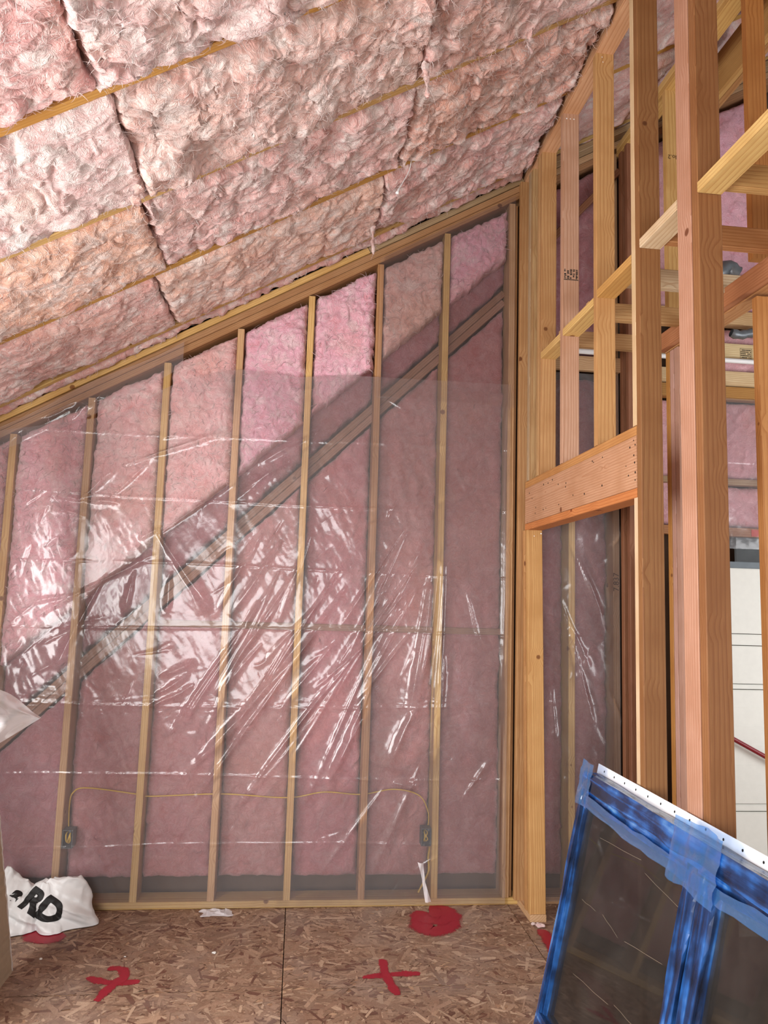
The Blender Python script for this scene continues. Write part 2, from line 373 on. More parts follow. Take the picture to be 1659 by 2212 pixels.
# ------------------------------------------------------------------ floor
floor = empty('floor', kind='structure')
seams_x = [-2.42, 0.0, 1.235, 2.46, 4.6]; SEAMY = -.865
pal = [lin(*c) for c in ((146, 116, 95), (154, 124, 103), (138, 108, 88), (164, 134, 111), (128, 98, 80), (150, 120, 99), (180, 152, 128), (142, 112, 92), (110, 76, 62), (158, 129, 107), (147, 117, 96), (134, 103, 84))]
def strands(x0, x1, y0, y1, seed, parent):
    rg = np.random.default_rng(seed); n = int((x1-x0)*(y1-y0)*3400)
    cx = rg.uniform(x0, x1, n); cy = rg.uniform(y0, y1, n); an = rg.normal(0, .75, n)+np.where(rg.random(n) < .3, 1.57, 0)
    L = rg.uniform(.03, .14, n); B = rg.uniform(.005, .027, n)*np.where(rg.random(n) < .12, 1.6, 1)
    k = np.stack([np.stack([-L, -B*rg.uniform(.3, 1, n)], -1), np.stack([L*rg.uniform(.6, .95, n), -B], -1), np.stack([L, B*rg.uniform(-.4, .5, n)], -1),
                  np.stack([L*rg.uniform(.5, .9, n), B], -1), np.stack([-L*rg.uniform(.6, 1, n), B*rg.uniform(.4, 1, n)], -1)], 1)*.5
    c, s = np.cos(an)[:, None], np.sin(an)[:, None]
    X = np.clip(cx[:, None]+k[..., 0]*c-k[..., 1]*s, x0, x1); Y = np.clip(cy[:, None]+k[..., 0]*s+k[..., 1]*c, y0, y1)
    Z = np.broadcast_to((.0002+.0016*rg.random(n))[:, None], X.shape)
    V = np.stack([X, Y, Z], -1).reshape(-1, 3); F = np.arange(len(V)).reshape(-1, 5)
    o = mesh_np('wood_strand', V, F, OSB, parent, smooth=False); tag(o, kind='stuff')
    ci = rg.integers(0, len(pal), n); cc = np.array(pal)[ci]*(1+rg.uniform(-.14, .14, (n, 1))); cc[:, 3] = 1
    at = o.data.color_attributes.new('strand', 'FLOAT_COLOR', 'POINT'); at.data.foreach_set('color', np.repeat(cc, 5, 0).astype(np.float32).ravel())
ki = 0
for a, b in zip(seams_x[:-1], seams_x[1:]):
    for c, d in ((SEAMY, .2), (-2.09, SEAMY), (-3.3, -2.09), (-4.6, -3.3), (-7.1, -4.6)):
        o = slab('strand_board', max(a, -1.95)+.002, b-.002, c+.0018, d-.0018, -.018, 0, OSB_FAR, floor)
        if c > -2.2 and b < 3: strands(max(a, -1.95)+.002, min(b, 2.5)-.002, c+.002, min(d, .02)-.002, 100+ki, o)
        ki += 1
slab('subfloor', -2., 4.6, -7.1, .3, -.06, -.02, HOLE, floor)

def paint_mark(name, strokes, label, width):
    V, F, E = [], [], []
    for q, st in enumerate(strokes):
        P = spline([(x, y, 0) for x, y in st], 10); T = np.gradient(P, axis=0); T /= np.linalg.norm(T, axis=1)[:, None]+1e-9
        nn = np.stack([-T[:, 1], T[:, 0]], -1); b = len(V); n = len(P)
        for i in range(n):
            w = width*(1+.3*vn(np.array([i*.35, q*7.1, 3.3])))*(.72+.28*min(1, 4*min(i, n-1-i)/n))
            for j, e in enumerate((-1, -.55, 0, .55, 1)):
                V.append((P[i, 0]+nn[i, 0]*w*e, P[i, 1]+nn[i, 1]*w*e, .0028+.0003*q)); E.append(max(abs(e), 1. if i in (0, n-1) else 0))
        F += [(b+i*5+j, b+i*5+j+1, b+(i+1)*5+j+1, b+(i+1)*5+j) for i in range(n-1) for j in range(4)]
    o = mesh_np(name, V, F, PAINT, None, False); at = o.data.attributes.new('edge', 'FLOAT', 'POINT'); at.data.foreach_set('value', np.array(E, np.float32))
    return tag(o, label, 'paint mark')
def fl(*q): return [tuple(px(x, y, 2, 0)[:2]) for x, y in q]
paint_mark('spray_paint_cross', [fl((186, 2112), (235, 2124), (304, 2122)), fl((232, 2093), (262, 2095), (268, 2112), (240, 2132), (206, 2166))], 'red sprayed cross with hooked top on the floorboard near the white bag', .034)
paint_mark('spray_paint_cross', [fl((780, 2113), (850, 2106), (910, 2104)), fl((826, 2072), (832, 2104), (846, 2130), (860, 2152))], 'red sprayed plus sign alone in the middle of the floorboard', .032)
paint_mark('spray_paint_blot', [fl((912, 1968), (905, 1990), (925, 2010), (960, 2008), (972, 1985), (962, 1966), (925, 1962)), fl((910, 1985), (940, 1988), (970, 1985)), fl((925, 1972), (955, 1974))], 'red sprayed round blot on the floor at the foot of the plastic sheet', .085)
paint_mark('spray_paint_blot', [fl((55, 2008), (90, 2020), (130, 2012)), fl((60, 2022), (100, 2030), (140, 2018))], 'red sprayed patch half under the white bag', .075)
paint_mark('spray_paint_streak', [fl((1168, 2008), (1182, 2026), (1196, 2048), (1206, 2078))], 'short red sprayed streak beside the doorway post', .05)
paint_mark('spray_paint_streak', [fl((1255, 2100), (1290, 2150), (1310, 2200))], 'long red sprayed streak on the hall floor behind the window glass', .07)

# ------------------------------------------------------------------ back wall
wb = empty('wall_back', kind='structure')
bays = [X0+k*SP for k in range(8)]
box('bottom_plate', -1.9, 1.29, .0, .14, 0, .038, wb, YEL, 'x')
for k, x in enumerate(bays):
    box('stud', x, x+SW, .0, .14, .038, zr(x+SW/2)-.012, wb, (YEL, TAN, YEL, TAN, YEL, ORANGE, YEL, TAN)[k], bow=.004)
box('backing_stud', 1.247, 1.262, .02, .14, 0, zr(1.25)-.03, wb, ORANGE)
box('stud', -1.88, -1.842, 0, .14, .038, zr(-1.88), wb, TAN)
def rake_plate(name, x0, x1, o0, o1, y0, y1, col, parent):
    oc = (o0+o1)/2
    return board(name, (x0, (y0+y1)/2, zr(x0)+oc), (x1, (y0+y1)/2, zr(x1)+oc), y1-y0, (o1-o0)*CS, (0, 1, 0), parent, col)
rake_plate('sloping_plate', -2.0, 1.285, .001, .0435, .0, .14, BROWN, wb)
rake_plate('sloping_plate', -2.0, 1.285, .045, .0875, -.003, .14, BROWN, wb)
rake_plate('sloping_plate', -2.0, .33, .091, .133, -.014, .13, YEL, wb)
rake_plate('sloping_plate', .334, 1.285, .091, .133, -.012, .13, GREYW, wb)
for dz in (-.030, .030):
    board('diagonal_plate', (-1.9, .155, zdp(-1.9)+dz), (1.20, .155, zdp(1.20)+dz), .10, .041, (0, 1, 0), wb, lin(152, 116, 98))
for k in range(2, 7):
    box('blocking', bays[k]+SW+.001, bays[k+1]-.001, .078, .14, 1.488, 1.526, wb, lin(148, 116, 98), 'x')
slab('sheathing', -2., 4.6, .235, .26, -.02, 6.2, SHEATH, wb)

# ------------------------------------------------------------------ insulation batts
def batt(name, label, u0, u1, v0, v1, frame, col, res=.006, rim=.05, bulge=.02, rad=.07, amp=(.016, .014, .004), lam=(.22, .065, .02), depth=.10, seed=0, wisps=0, wl=(.03, .09), jag=.012, group=None, side=.010, wcol=None, wmat=None, urad=None, wr=(.0005, .0014)):
    """frame maps (u, v, n) to the world, n towards the room; v0/v1 may be functions of u"""
    f0 = v0 if callable(v0) else (lambda u: v0+0*u); f1 = v1 if callable(v1) else (lambda u: v1+0*u)
    um = (u0+u1)/2; Lu = u1-u0; Lv = max(float(f1(np.array(um))-f0(np.array(um))), .05)
    nu = max(6, int(Lu/res)); nv = max(6, int(Lv/res))
    s, t = np.meshgrid(np.linspace(0, 1, nu+1), np.linspace(0, 1, nv+1), indexing='ij')
    u = u0+s*Lu; vv0, vv1 = f0(u), f1(u); v = vv0+t*(vv1-vv0)
    d = np.minimum(np.minimum(u-u0, u1-u), np.minimum((v-vv0), (vv1-v)))
    so = seed*3.71
    ew = np.clip(1-d/.09, 0, 1)
    P2 = np.stack([u, v, np.full_like(u, so)], -1); ub, vb = u, v
    u = u+jag*ew*(fbm(P2/.06+31, 2)*1.1+fbm(P2/.016+5, 2)*.5); v = v+jag*ew*(fbm(P2/.06+77, 2)*1.1+fbm(P2/.016+55, 2)*.5)
    ur = urad or rad; dp = np.minimum(np.clip(np.minimum(ub-u0, u1-ub)/ur, 0, 1), np.clip(np.minimum(vb-vv0, vv1-vb)/rad, 0, 1))
    prof = np.sqrt(np.clip(1-(1-dp)**2, 0, 1))
    k = .25+.75*prof
    Q = np.stack([u, v, np.full_like(u, so)], -1)
    w = np.stack([fbm(Q/.09+3, 2), fbm(Q/.09+43, 2), 0*u], -1)*.045
    h = -rim+(rim+bulge)*prof
    h = h+k*(amp[0]*fbm(Q/lam[0], 2)*1.3 + amp[1]*(billow((Q+w)/lam[1], 2, .4)-.30)*2.4 + amp[1]*.55*(.30-billow((Q+w*2)/(lam[1]*.42)+21, 2, .5)) + amp[2]*fbm((Q+w*1.5)/lam[2], 2, .6)*1.4)
    u = u+k*side*fbm((Q+w)/.05+91, 2)*1.6; v = v+k*side*fbm((Q+w)/.05+13, 2)*1.6
    Pw = frame(u, v, h); Pw = Pw.reshape(-1, 3)
    idx = np.arange((nu+1)*(nv+1)).reshape(nu+1, nv+1)
    F = np.stack([idx[:-1, :-1], idx[1:, :-1], idx[1:, 1:], idx[:-1, 1:]], -1).reshape(-1, 4)
    ring = np.concatenate([idx[:-1, 0], idx[-1, :-1], idx[:0:-1, -1], idx[0, :0:-1]])
    back = frame(u.reshape(-1)[ring], v.reshape(-1)[ring], np.full(len(ring), -depth))
    b0 = len(Pw); m_ = len(ring); j = np.arange(m_); F2 = np.stack([ring, b0+j, b0+(j+1) % m_, np.roll(ring, -1)], -1)
    c0 = b0+m_; cen = back.mean(0)
    F3 = np.stack([b0+j, np.full(m_, c0), np.full(m_, c0), b0+(j+1) % m_], -1)
    base = np.array(frame(np.array(um), (f0(np.array(um))+f1(np.array(um)))/2, np.array(0.))).reshape(3)
    V = np.concatenate([Pw, back, cen[None]])-base
    bmF = np.concatenate([F, F2]); o = mesh_np(name, V, bmF, wmat or WOOL)
    # close the back
    o.location = base; o.color = col; tag(o, label, 'insulation', group)
    if wisps:
        rg = np.random.default_rng(seed+900)
        ii = rg.integers(1, nu, wisps); jj = rg.integers(1, nv, wisps); G = Pw.reshape(nu+1, nv+1, 3)
        p = G[ii, jj]-base; du = G[ii+1, jj]-G[ii-1, jj]; dv = G[ii, np.minimum(jj+1, nv)]-G[ii, jj-1]
        nn = np.cross(du, dv); nn /= np.linalg.norm(nn, axis=1)[:, None]+1e-9
        fn = np.array(frame(np.array(um), np.array(0.), np.array(1.))).reshape(3)-np.array(frame(np.array(um), np.array(0.), np.array(0.))).reshape(3)
        nn *= np.sign(nn@fn)[:, None]
        du /= np.linalg.norm(du, axis=1)[:, None]+1e-9; bt = np.cross(nn, du)
        th = rg.uniform(0, 2*math.pi, wisps); cur = rg.normal(0, 26, wisps); L = rg.uniform(*wl, wisps); r0 = rg.uniform(*wr, wisps); lift = rg.uniform(.001, .007, wisps)
        K = 6; pos = p-nn*.002; pts = []; step = L/(K-1)
        for q in range(K):
            a = th+cur*step*q
            e = q/(K-1)
            pts.append(pos+nn*(lift*np.sin(math.pi*e*.8))[:, None]); pos = pos+(du*np.cos(a)[:, None]+bt*np.sin(a)[:, None])*step[:, None]
        A = np.stack(pts, 1)                     # wisps,K,3
        T = np.gradient(A, axis=1); T /= np.linalg.norm(T, axis=2)[..., None]+1e-9
        s1 = np.cross(T, nn[:, None, :]); s1 /= np.linalg.norm(s1, axis=2)[..., None]+1e-9
        s2 = np.broadcast_to(nn[:, None, :], A.shape); rad_ = r0[:, None]*(np.sin(np.linspace(.35, math.pi-.08, K)))[None, :]
        tri = [A+rad_[..., None]*1.4*s1, A-rad_[..., None]*1.4*s1, A+rad_[..., None]*.8*s2]
        V2 = np.stack(tri, 2).reshape(-1, 3); bi = (np.arange(wisps)[:, None]*K+np.arange(K-1)[None, :])*3
        Fs = []
        for a, b in ((0, 1), (1, 2), (2, 0)): Fs.append(np.stack([bi+a, bi+b, bi+3+b, bi+3+a], -1).reshape(-1, 4))
        wo = mesh_np('loose_fibre', V2, np.concatenate(Fs), wmat or WOOL, o); wo.color = wcol or tuple(.62*c+.38*.85 for c in col[:3])+(1,); tag(wo, kind='stuff')
    return o
def fr_wall(y):                                # back wall: u = x, v = z, n = -y
    return lambda u, v, n: np.stack([u+0*v, y-n+0*u, v+0*u], -1)
zb = lambda f, o: (lambda u: f(u)+o)
HOT = lin(240, 184, 200); HOT2 = lin(238, 184, 192); PEACH = lin(226, 178, 156); PINK = lin(230, 184, 178); PALEP = lin(236, 202, 198); DULL = lin(168, 116, 122)  # DULL has the shade of the recess put into its colour
ucol = [HOT2, HOT2, lin(238, 190, 190), lin(238, 188, 188), HOT, HOT, lin(232, 188, 180), HOT]
bayn = ['eighth bay from the corner post', 'seventh bay from the corner post', 'sixth bay from the corner post', 'fifth bay from the corner post', 'fourth bay from the corner post', 'third bay from the corner post', 'second bay from the corner post', 'bay beside the corner post']
for k in range(-1, 7):
    a = (bays[k]+SW if k >= 0 else -1.842); b = bays[k+1]
    vis = 1 if k >= 1 else .7
    batt('wall_batt', 'bright pink flush batt above the diagonal edge, '+bayn[k+1], a+.003, b-.003, zb(zdiag, .0), zb(zr, -.028), fr_wall(.008), ucol[k+1], res=.0065, rim=.05, bulge=.004, rad=.045,
         amp=(.007, .008, .0028), lam=(.16, .05, .018), depth=.12, seed=20+k, wisps=int(420*max(.3, (zr(a)-zdiag(a)))), wl=(.02, .07), jag=.010, side=.007, wmat=WOOL_WALL, group='flush batts above the diagonal')
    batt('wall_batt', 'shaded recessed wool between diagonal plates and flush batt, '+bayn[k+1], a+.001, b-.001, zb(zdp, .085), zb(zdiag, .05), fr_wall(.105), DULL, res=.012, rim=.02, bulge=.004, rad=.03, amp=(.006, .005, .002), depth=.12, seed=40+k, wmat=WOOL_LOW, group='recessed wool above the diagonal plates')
    lowc = (lin(172, 118, 126), lin(176, 122, 130), lin(188, 134, 138), lin(190, 134, 138), lin(190, 136, 136), lin(194, 130, 136), lin(186, 130, 130), lin(182, 126, 128))[k+1]  # lower wool tints darkened to stand in for the recess shade
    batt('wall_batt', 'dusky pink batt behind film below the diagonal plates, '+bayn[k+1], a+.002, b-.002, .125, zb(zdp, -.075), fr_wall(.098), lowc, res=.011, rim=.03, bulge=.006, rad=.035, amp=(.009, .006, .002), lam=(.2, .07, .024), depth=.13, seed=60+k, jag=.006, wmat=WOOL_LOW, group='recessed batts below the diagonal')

# ------------------------------------------------------------------ ceiling: rafters, deck, batts
ce = empty('ceiling', kind='structure')
RY = [-.11, -.79, -1.42, -2.05, -2.67, -3.28, -3.9, -4.5, -5.1]
RD = .22
def roof_pt(x, y, n):                          # n along RNORM from the rafter underside plane
    b = np.array([x, y, zr(x)+OFFR]); return b+np.array(RNORM)*n
for i, y in enumerate(RY):
    a = Vector((-2.05, y, zr(-2.05)+OFFR))-RNORM*RD/2; b = Vector((3.6, y, zr(3.6)+OFFR))-RNORM*RD/2
    board('rafter', a, b, SW, RD, (0, 1, 0), ce, (YEL, lin(196, 152, 80), YEL, lin(200, 154, 82), YEL)[i % 5], bow=.004)
bm = bmesh.new()
q = [Vector((x, y, zr(x)+OFFR))-RNORM*(RD+e) for x in (-2.05, 3.6) for y in (.26, -7.2) for e in (0, .02)]
for f in ((0, 2, 6, 4), (1, 5, 7, 3), (0, 1, 3, 2), (4, 6, 7, 5), (0, 4, 5, 1), (2, 3, 7, 6)):
    pass
vv = [bm.verts.new(p) for p in q]
for f in ((0, 2, 6, 4), (1, 5, 7, 3), (0, 1, 3, 2), (4, 6, 7, 5), (0, 4, 5, 1), (2, 3, 7, 6)): bm.faces.new([vv[i] for i in f])
rel(bm_obj('roof_deck', bm, SHEATH), ce)
def fr_roof():
    def f(u, v, n):
        u, v, n = np.broadcast_arrays(u, v, n)
        # u is measured as x on the plane; n along the plane normal, downwards
        return np.stack([u+RNORM[0]*n, v+0*u, zr(u)+OFFR+RNORM[2]*n], -1)
    return f
rows = {  # row: (y0, y1, x joints, colours, labels)
 'D': (-.79+.019, -.11-.040, [-1.76, -.75, .34, 1.27], [lin(228, 180, 172), lin(228, 186, 170), lin(226, 178, 172)]),
 'C': (-1.42+.019, -.79-.019, [-1.74, -.69, .40, 1.27], [PEACH, lin(230, 186, 180), lin(228, 178, 162)]),
 'B': (-2.05+.019, -1.42-.019, [-1.74, -.655, .385, 1.27], [PALEP, lin(234, 196, 186), lin(232, 190, 182)]),
 'A': (-2.67+.019, -2.05-.019, [-1.74, -.69, .42, 1.27], [lin(230, 180, 176), PALEP, PINK]),
 'Z': (-3.28+.019, -2.67-.019, [-1.74, -.69, .42, 1.27], [PINK, PINK, PALEP]),
}
clab = {'D': ['streaky pink batt in the ceiling strip next to the back wall, left end', 'peachy batt in the ceiling strip next to the back wall, between two joints', 'pink batt in the ceiling strip next to the back wall, at the corner post'],
 'C': ['orange-stained ceiling batt with a straight cut end, second strip from the back wall', 'pink ceiling batt with hanging white cord at its end, second strip from the back wall', 'shaggy orange-pink ceiling batt reaching the stud wall, second strip from the back wall'],
 'B': ['pale pink ceiling batt with smudged print, third strip from the back wall', 'shaggy pale ceiling batt sagging over its rafter, third strip from the back wall', 'ceiling batt with long dangling tufts at its joint, third strip from the back wall'],
 'A': ['reddish ceiling batt with torn corner, fourth strip from the back wall', 'pale fluffy ceiling batt, fourth strip from the back wall', 'pink ceiling batt by the stud wall, fourth strip from the back wall'],
 'Z': ['pink ceiling batt, fifth strip from the back wall, left end', 'pink ceiling batt, fifth strip from the back wall, middle', 'pale ceiling batt, fifth strip from the back wall, by the stud wall']}
sd = 200
for r, (y0, y1, js, cols) in rows.items():
    for i in range(3):
        hi = r in 'ABCD'
        rough = 1.25 if (r, i) in (('B', 1), ('B', 2), ('A', 1), ('C', 2)) else (.72 if (r, i) in (('C', 0), ('D', 0), ('D', 1), ('B', 0)) else 1.)
        sag = {('B', 1): .040, ('B', 0): .030, ('A', 1): .035, ('B', 2): .035}.get((r, i), .022)
        batt('ceiling_batt', clab[r][i], js[i]+.001, js[i+1]-.001, y0-.004, y1+.006, fr_roof(), cols[i], res=.0055 if hi else .014, rim=.038, bulge=sag, rad=.085,
             amp=(.024*rough, .017*rough, .0046*rough), lam=(.20, .085, .021), depth=.12, urad=.022, seed=sd, wisps=int(2600*rough) if hi else 0, wl=(.015, .06), wr=(.0003, .0010), jag=.014, group='ceiling batts between the rafters', side=.011*rough)
        sd += 1
    for i, (a, b) in enumerate(((1.40, 2.42), (2.43, 3.5))):
        if r in 'ABCD':
            batt('ceiling_batt', ('dim pink ceiling batt above the hall, ', 'dim pink ceiling batt above the garage, ')[i]+{'A': 'fourth', 'B': 'third', 'C': 'second', 'D': 'first'}[r]+' strip from the back wall', a, b, y0, y1, fr_roof(), PINK, res=.013, rim=.04, bulge=.025, rad=.08, amp=(.016, .012, .004), depth=.12, seed=sd+50, jag=.012, group='ceiling batts beyond the stud wall')
            sd += 1
batt('ceiling_batt', 'thin pink strip of wool squeezed between the last rafter and back wall', -1.8, 1.26, -.088, -.016, fr_roof(), lin(222, 172, 166), res=.008, rim=.03, bulge=.012, rad=.03, amp=(.012, .010, .004), depth=.1, seed=300, jag=.012, wisps=200, wl=(.02, .05))

batt('ceiling_batt', 'thin dim strip of wool between last rafter and hall back wall', 1.39, 3.5, -.088, -.0, fr_roof(), PINK, res=.012, rim=.03, bulge=.012, rad=.03, amp=(.012, .010, .004), depth=.1, seed=301, jag=.012)

def tuft(name, label, anchor, L, seed, n=46, col=lin(226, 184, 176), r=.012):
    """a lump of loose wool hanging from a batt"""
    rg = np.random.default_rng(seed); a = np.array(anchor, float)
    K = 12; t = np.linspace(0, 1, K); path = np.stack([.02*fbm(np.stack([t*2.3, t*0+seed, t*0], -1), 2), .02*fbm(np.stack([t*2.3+9, t*0+seed, t*0], -1), 2), -L*t], -1)
    rad = r*(.75+.6*fbm(np.stack([t*3, t*0+seed+4, t*0], -1), 2))*(1-.35*t); rad[-1] *= .4
    V, F = tube_np(path, rad, 14); nz = fbm(V/.012+seed, 3)
    c = np.repeat(path, 14, 0); V = c+(V-c)*(1+.9*nz[:, None])
    o = mesh_np(name, V, F, WOOL); o.location = a; o.color = col; tag(o, label, 'insulation', 'loose tufts hanging from the ceiling')
    Vs, Fs, b = [], [], 0
    for i in range(n):
        s = rg.random(); p = path[int(s*(K-1))]; d = rg.normal(0, 1, 3); d[2] -= .6; d /= np.linalg.norm(d); e = rg.normal(0, .6, 3)
        q = np.linspace(0, 1, 5)[:, None]*rg.uniform(.012, .04); P = p+d*q+e*q*q*18
        v, f = tube_np(P, np.linspace(.0013, .0004, 5), 3); Vs.append(v); Fs.append(f+b); b += len(v)
    w = mesh_np('loose_fibre', np.concatenate(Vs), np.concatenate(Fs), WOOL, o); w.color = lin(236, 212, 206); tag(w, kind='stuff')
def rp(x, y, n=.03):
    v = FWD+RIGHT*(x-IW/2)/FPX-UP*(y-IH/2)/FPX; o = EYE+np.array(RNORM)*(-n)
    t = (ZR+OFFR+SL*(o[0]-X0)-o[2])/(v[2]-SL*v[0]); return EYE+v*t
tuft('wool_tuft', 'long pink wool tuft dangling before the sloping plate', rp(806, 488, .02), .17, 3, r=.017)
tuft('wool_tuft', 'forked pale wool tuft dangling beside a ceiling joint', rp(922, 140, .05), .14, 5, r=.016)
tuft('wool_tuft', 'small pale wool tuft dangling from shaggy ceiling edge', rp(1146, 78, .05), .08, 7, r=.014)
tuft('wool_tuft', 'pink wool clump sagging at the torn batt corner', rp(296, 405, .05), .07, 9, r=.024)

# hanging cord
a = rp(888, 348, .02); b = px(862, 408, 1, a[1]-.03)
co = empty('hanging_cord', a, label='short white cord with a plug end hanging from the ceiling wool', cat='cord')
tube('cord', [a+np.array([0, .02, .03]), a, a*.6+b*.4+np.array([.012, 0, .004]), b], .0022, PVC, co)
dd = (b-a)/np.linalg.norm(b-a); V, F = tube_np(np.array([b-dd*.004, b, b+dd*.018, b+dd*.03, b+dd*.032]), np.array([.003, .006, .0062, .009, .001]), 10)
rel(mesh_np('plug', V, F, PVC), co)

# ------------------------------------------------------------------ right stud wall
wr = empty('wall_right', kind='structure')
ZT = 4.285
box('bottom_plate', XR0, XR1, -.235, .0, 0, .038, wr, TAN, 'y')
box('top_plate', XR0, XR1, -5.2, .1, ZT, ZT+.038, wr, lin(206, 158, 122), 'y')
box('top_plate', XR0-.002, XR1, -5.2, .1, ZT+.039, ZT+.077, wr, PINKW, 'y')
box('stud', 1.262, 1.345, -.041, -.002, 0.038, ZT, wr, lin(176, 136, 92), bow=.002)
box('cripple_stud', XR0, XR1, -.150, -.112, 2.387, ZT, wr, GREYW)
box('cripple_stud', XR0+.004, XR1, -.189, -.151, 2.387, ZT, wr, lin(180, 144, 98))
box('cripple_stud', XR0, XR1, -.322, -.287, 2.387, ZT, wr, lin(184, 146, 100))
box('cripple_stud', XR0+.002, XR1, -.361, -.323, 2.387, ZT, wr, lin(178, 138, 92))
box('cripple_stud', XR0, XR1, -.712, -.675, 2.387, ZT, wr, PINKW)
box('cripple_stud', XR0, XR1, -1.161, -1.123, 2.387, ZT, wr, lin(192, 150, 96))
box('cripple_stud', XR0, XR1, -1.556, -1.521, 2.387, ZT, wr, PALE)
box('king_stud', XR0, XR1, -1.595, -1.557, 0, ZT, wr, lin(140, 97, 60))
box('jack_stud', XR0+.003, XR1, -1.556, -1.521, 0, 2.10, wr, PALE)
board('jack_stud', ((XR0+XR1)/2, -.212, .038), ((XR0+XR1)/2, -.115, 2.10), XR1-XR0, .037, (1, 0, 0), wr, lin(200, 158, 104))
board('jack_stud', ((XR0+XR1)/2-.004, -.160, .038), ((XR0+XR1)/2-.004, -.072, 2.10), XR1-XR0, .034, (1, 0, 0), wr, lin(190, 144, 92))
hd = box('header_board', XR0-.001, XR1, -1.556, -.092, 2.139, 2.347, wr, lin(188, 146, 116), 'y', label='pinkish header board over the doorway')
box('header_plate', XR0, XR1, -1.556, -.09, 2.348, 2.386, wr, lin(190, 140, 84), 'y')
box('header_plate', XR0, XR1, -1.556, -.09, 2.10, 2.138, wr, lin(200, 128, 78), 'y')
# double post right of the doorway
box('post', XR0, XR1, -1.990, -1.898, 0, ZT, wr, lin(182, 140, 116), label='pink-toned flat post')
box('post', XR0+.003, XR1, -2.034, -1.992, 0, ZT, wr, lin(142, 98, 60))
box('stud', XR0, XR1, -2.50, -2.462, 0, 3.05, wr, TAN); box('stud', XR0, XR1, -2.95, -2.912, 0, ZT, wr, TAN); box('stud', XR0, XR1, -3.4, -3.362, 0, ZT, wr, TAN)
bl = [(-.675, -.361, 3.045), (-1.123, -.713, 3.052), (-1.52, -1.162, 3.072), (-1.897, -1.596, 3.10), (-2.90, -2.036, 3.085)]
for i, (a, b, z) in enumerate(bl):
    box('blocking', XR0, XR1, a+.001, b-.001, z, z+.038, wr, (YEL, YEL, lin(206, 160, 92), PALE, YEL)[i], 'y')
# nails, holes and grade stamps on the timber
def dots(name, pts, r, axis, mat, parent, k=7):
    bm = bmesh.new()
    for p in pts:
        rr = bmesh.ops.create_circle(bm, cap_ends=True, radius=r*random.uniform(.7, 1.25), segments=k)
        M = Matrix.Translation(p) @ (Matrix.Rotation(-R90, 4, 'Y') if axis == 'x' else Matrix.Rotation(R90, 4, 'X') if axis == 'y' else Matrix())
        bmesh.ops.transform(bm, matrix=M, verts=rr['verts'])
    o = bm_obj(name, bm, mat); rel(o, parent); tag(o, kind='stuff'); return o
rd = random.Random(5)
dots('nail_head', [(XR0-.0022, rd.uniform(-1.5, -.15), rd.uniform(2.16, 2.33)) for _ in range(22)]+[(XR0-.0022, -1.545+.02*rd.random(), z) for z in (2.17, 2.2, 2.24, 2.27, 2.31, 2.33)], .0042, 'x', HOLE, wr)
dots('nail_head', [(XR0+.02+.02*i, -.7135, ZT-.03) for i in range(3)]+[(XR0+.03, -1.1625, ZT-.02), (XR0+.034, -1.1625, ZT-.045), (XR0+.02, -.2, 2.06), (XR0+.06, -.2, 2.075)], .0035, 'y', PVC, wr)
def stamp(name, cx, y, cz, w, h, mat, parent, seed, rows=5, vertical=True, border=False):
    """printed grade mark: rows of small bars, unreadable in the photograph"""
    rg = random.Random(seed); bm = bmesh.new()
    def qd(x0, x1, z0, z1): bm.faces.new([bm.verts.new((a, y, b)) for a, b in ((x0, z0), (x1, z0), (x1, z1), (x0, z1))])
    if vertical:
        cw = w/rows
        for i in range(rows):
            xa = cx-w/2+i*cw; z = cz-h/2
            while z < cz+h/2-.003:
                l = rg.uniform(.003, .008)
                if rg.random() < .82: qd(xa+cw*.12, xa+cw*rg.uniform(.55, .9), z, min(z+l, cz+h/2))
                z += l+rg.uniform(.0012, .003)
        qd(cx-w/2, cx+w/2, cz-h/2-.007, cz-h/2-.003)
    else:
        ch = h/rows
        for i in range(rows):
            za = cz-h/2+i*ch; x = cx-w/2
            while x < cx+w/2-.003:
                l = rg.uniform(.003, .008)
                if rg.random() < .85: qd(x, min(x+l, cx+w/2), za+ch*.2, za+ch*.7)
                x += l+rg.uniform(.0015, .003)
        if border:
            for e in ((cx-w*.56, cx-w*.54, cz-h*.56, cz+h*.56), (cx+w*.54, cx+w*.56, cz-h*.56, cz+h*.56), (cx-w*.56, cx+w*.56, cz-h*.58, cz-h*.55), (cx-w*.56, cx+w*.56, cz+h*.55, cz+h*.58)): qd(*e)
    o = bm_obj(name, bm, mat); rel(o, parent); o['label'] = 'black printed grade stamp'; return o
stamp('grade_stamp', (XR0+XR1)/2+.001, -.7128, px(1233, 592, 1, -.713)[2], .078, .052, BLACK, wr, 3)
def text_obj(name, s, size, M, mat, parent, shear=0.):
    c = bpy.data.curves.new(name, 'FONT'); c.body = s; c.size = size; c.align_x = 'CENTER'; c.align_y = 'CENTER'; c.shear = shear
    t = bpy.data.objects.new(name, c); COL.objects.link(t); dg = bpy.context.evaluated_depsgraph_get(); me = bpy.data.meshes.new_from_object(t.evaluated_get(dg))
    bpy.data.objects.remove(t); me.materials.clear(); me.materials.append(mat); o = bpy.data.objects.new(name, me); COL.objects.link(o); o.matrix_world = M
    if parent is not None: rel(o, parent)
    return o
def face_y(x, y, z, rot=0.):                   # plane facing -y, text rotated in that plane
    return Matrix.Translation((x, y, z)) @ Matrix.Rotation(R90, 4, 'X') @ Matrix.Rotation(rot, 4, 'Z')

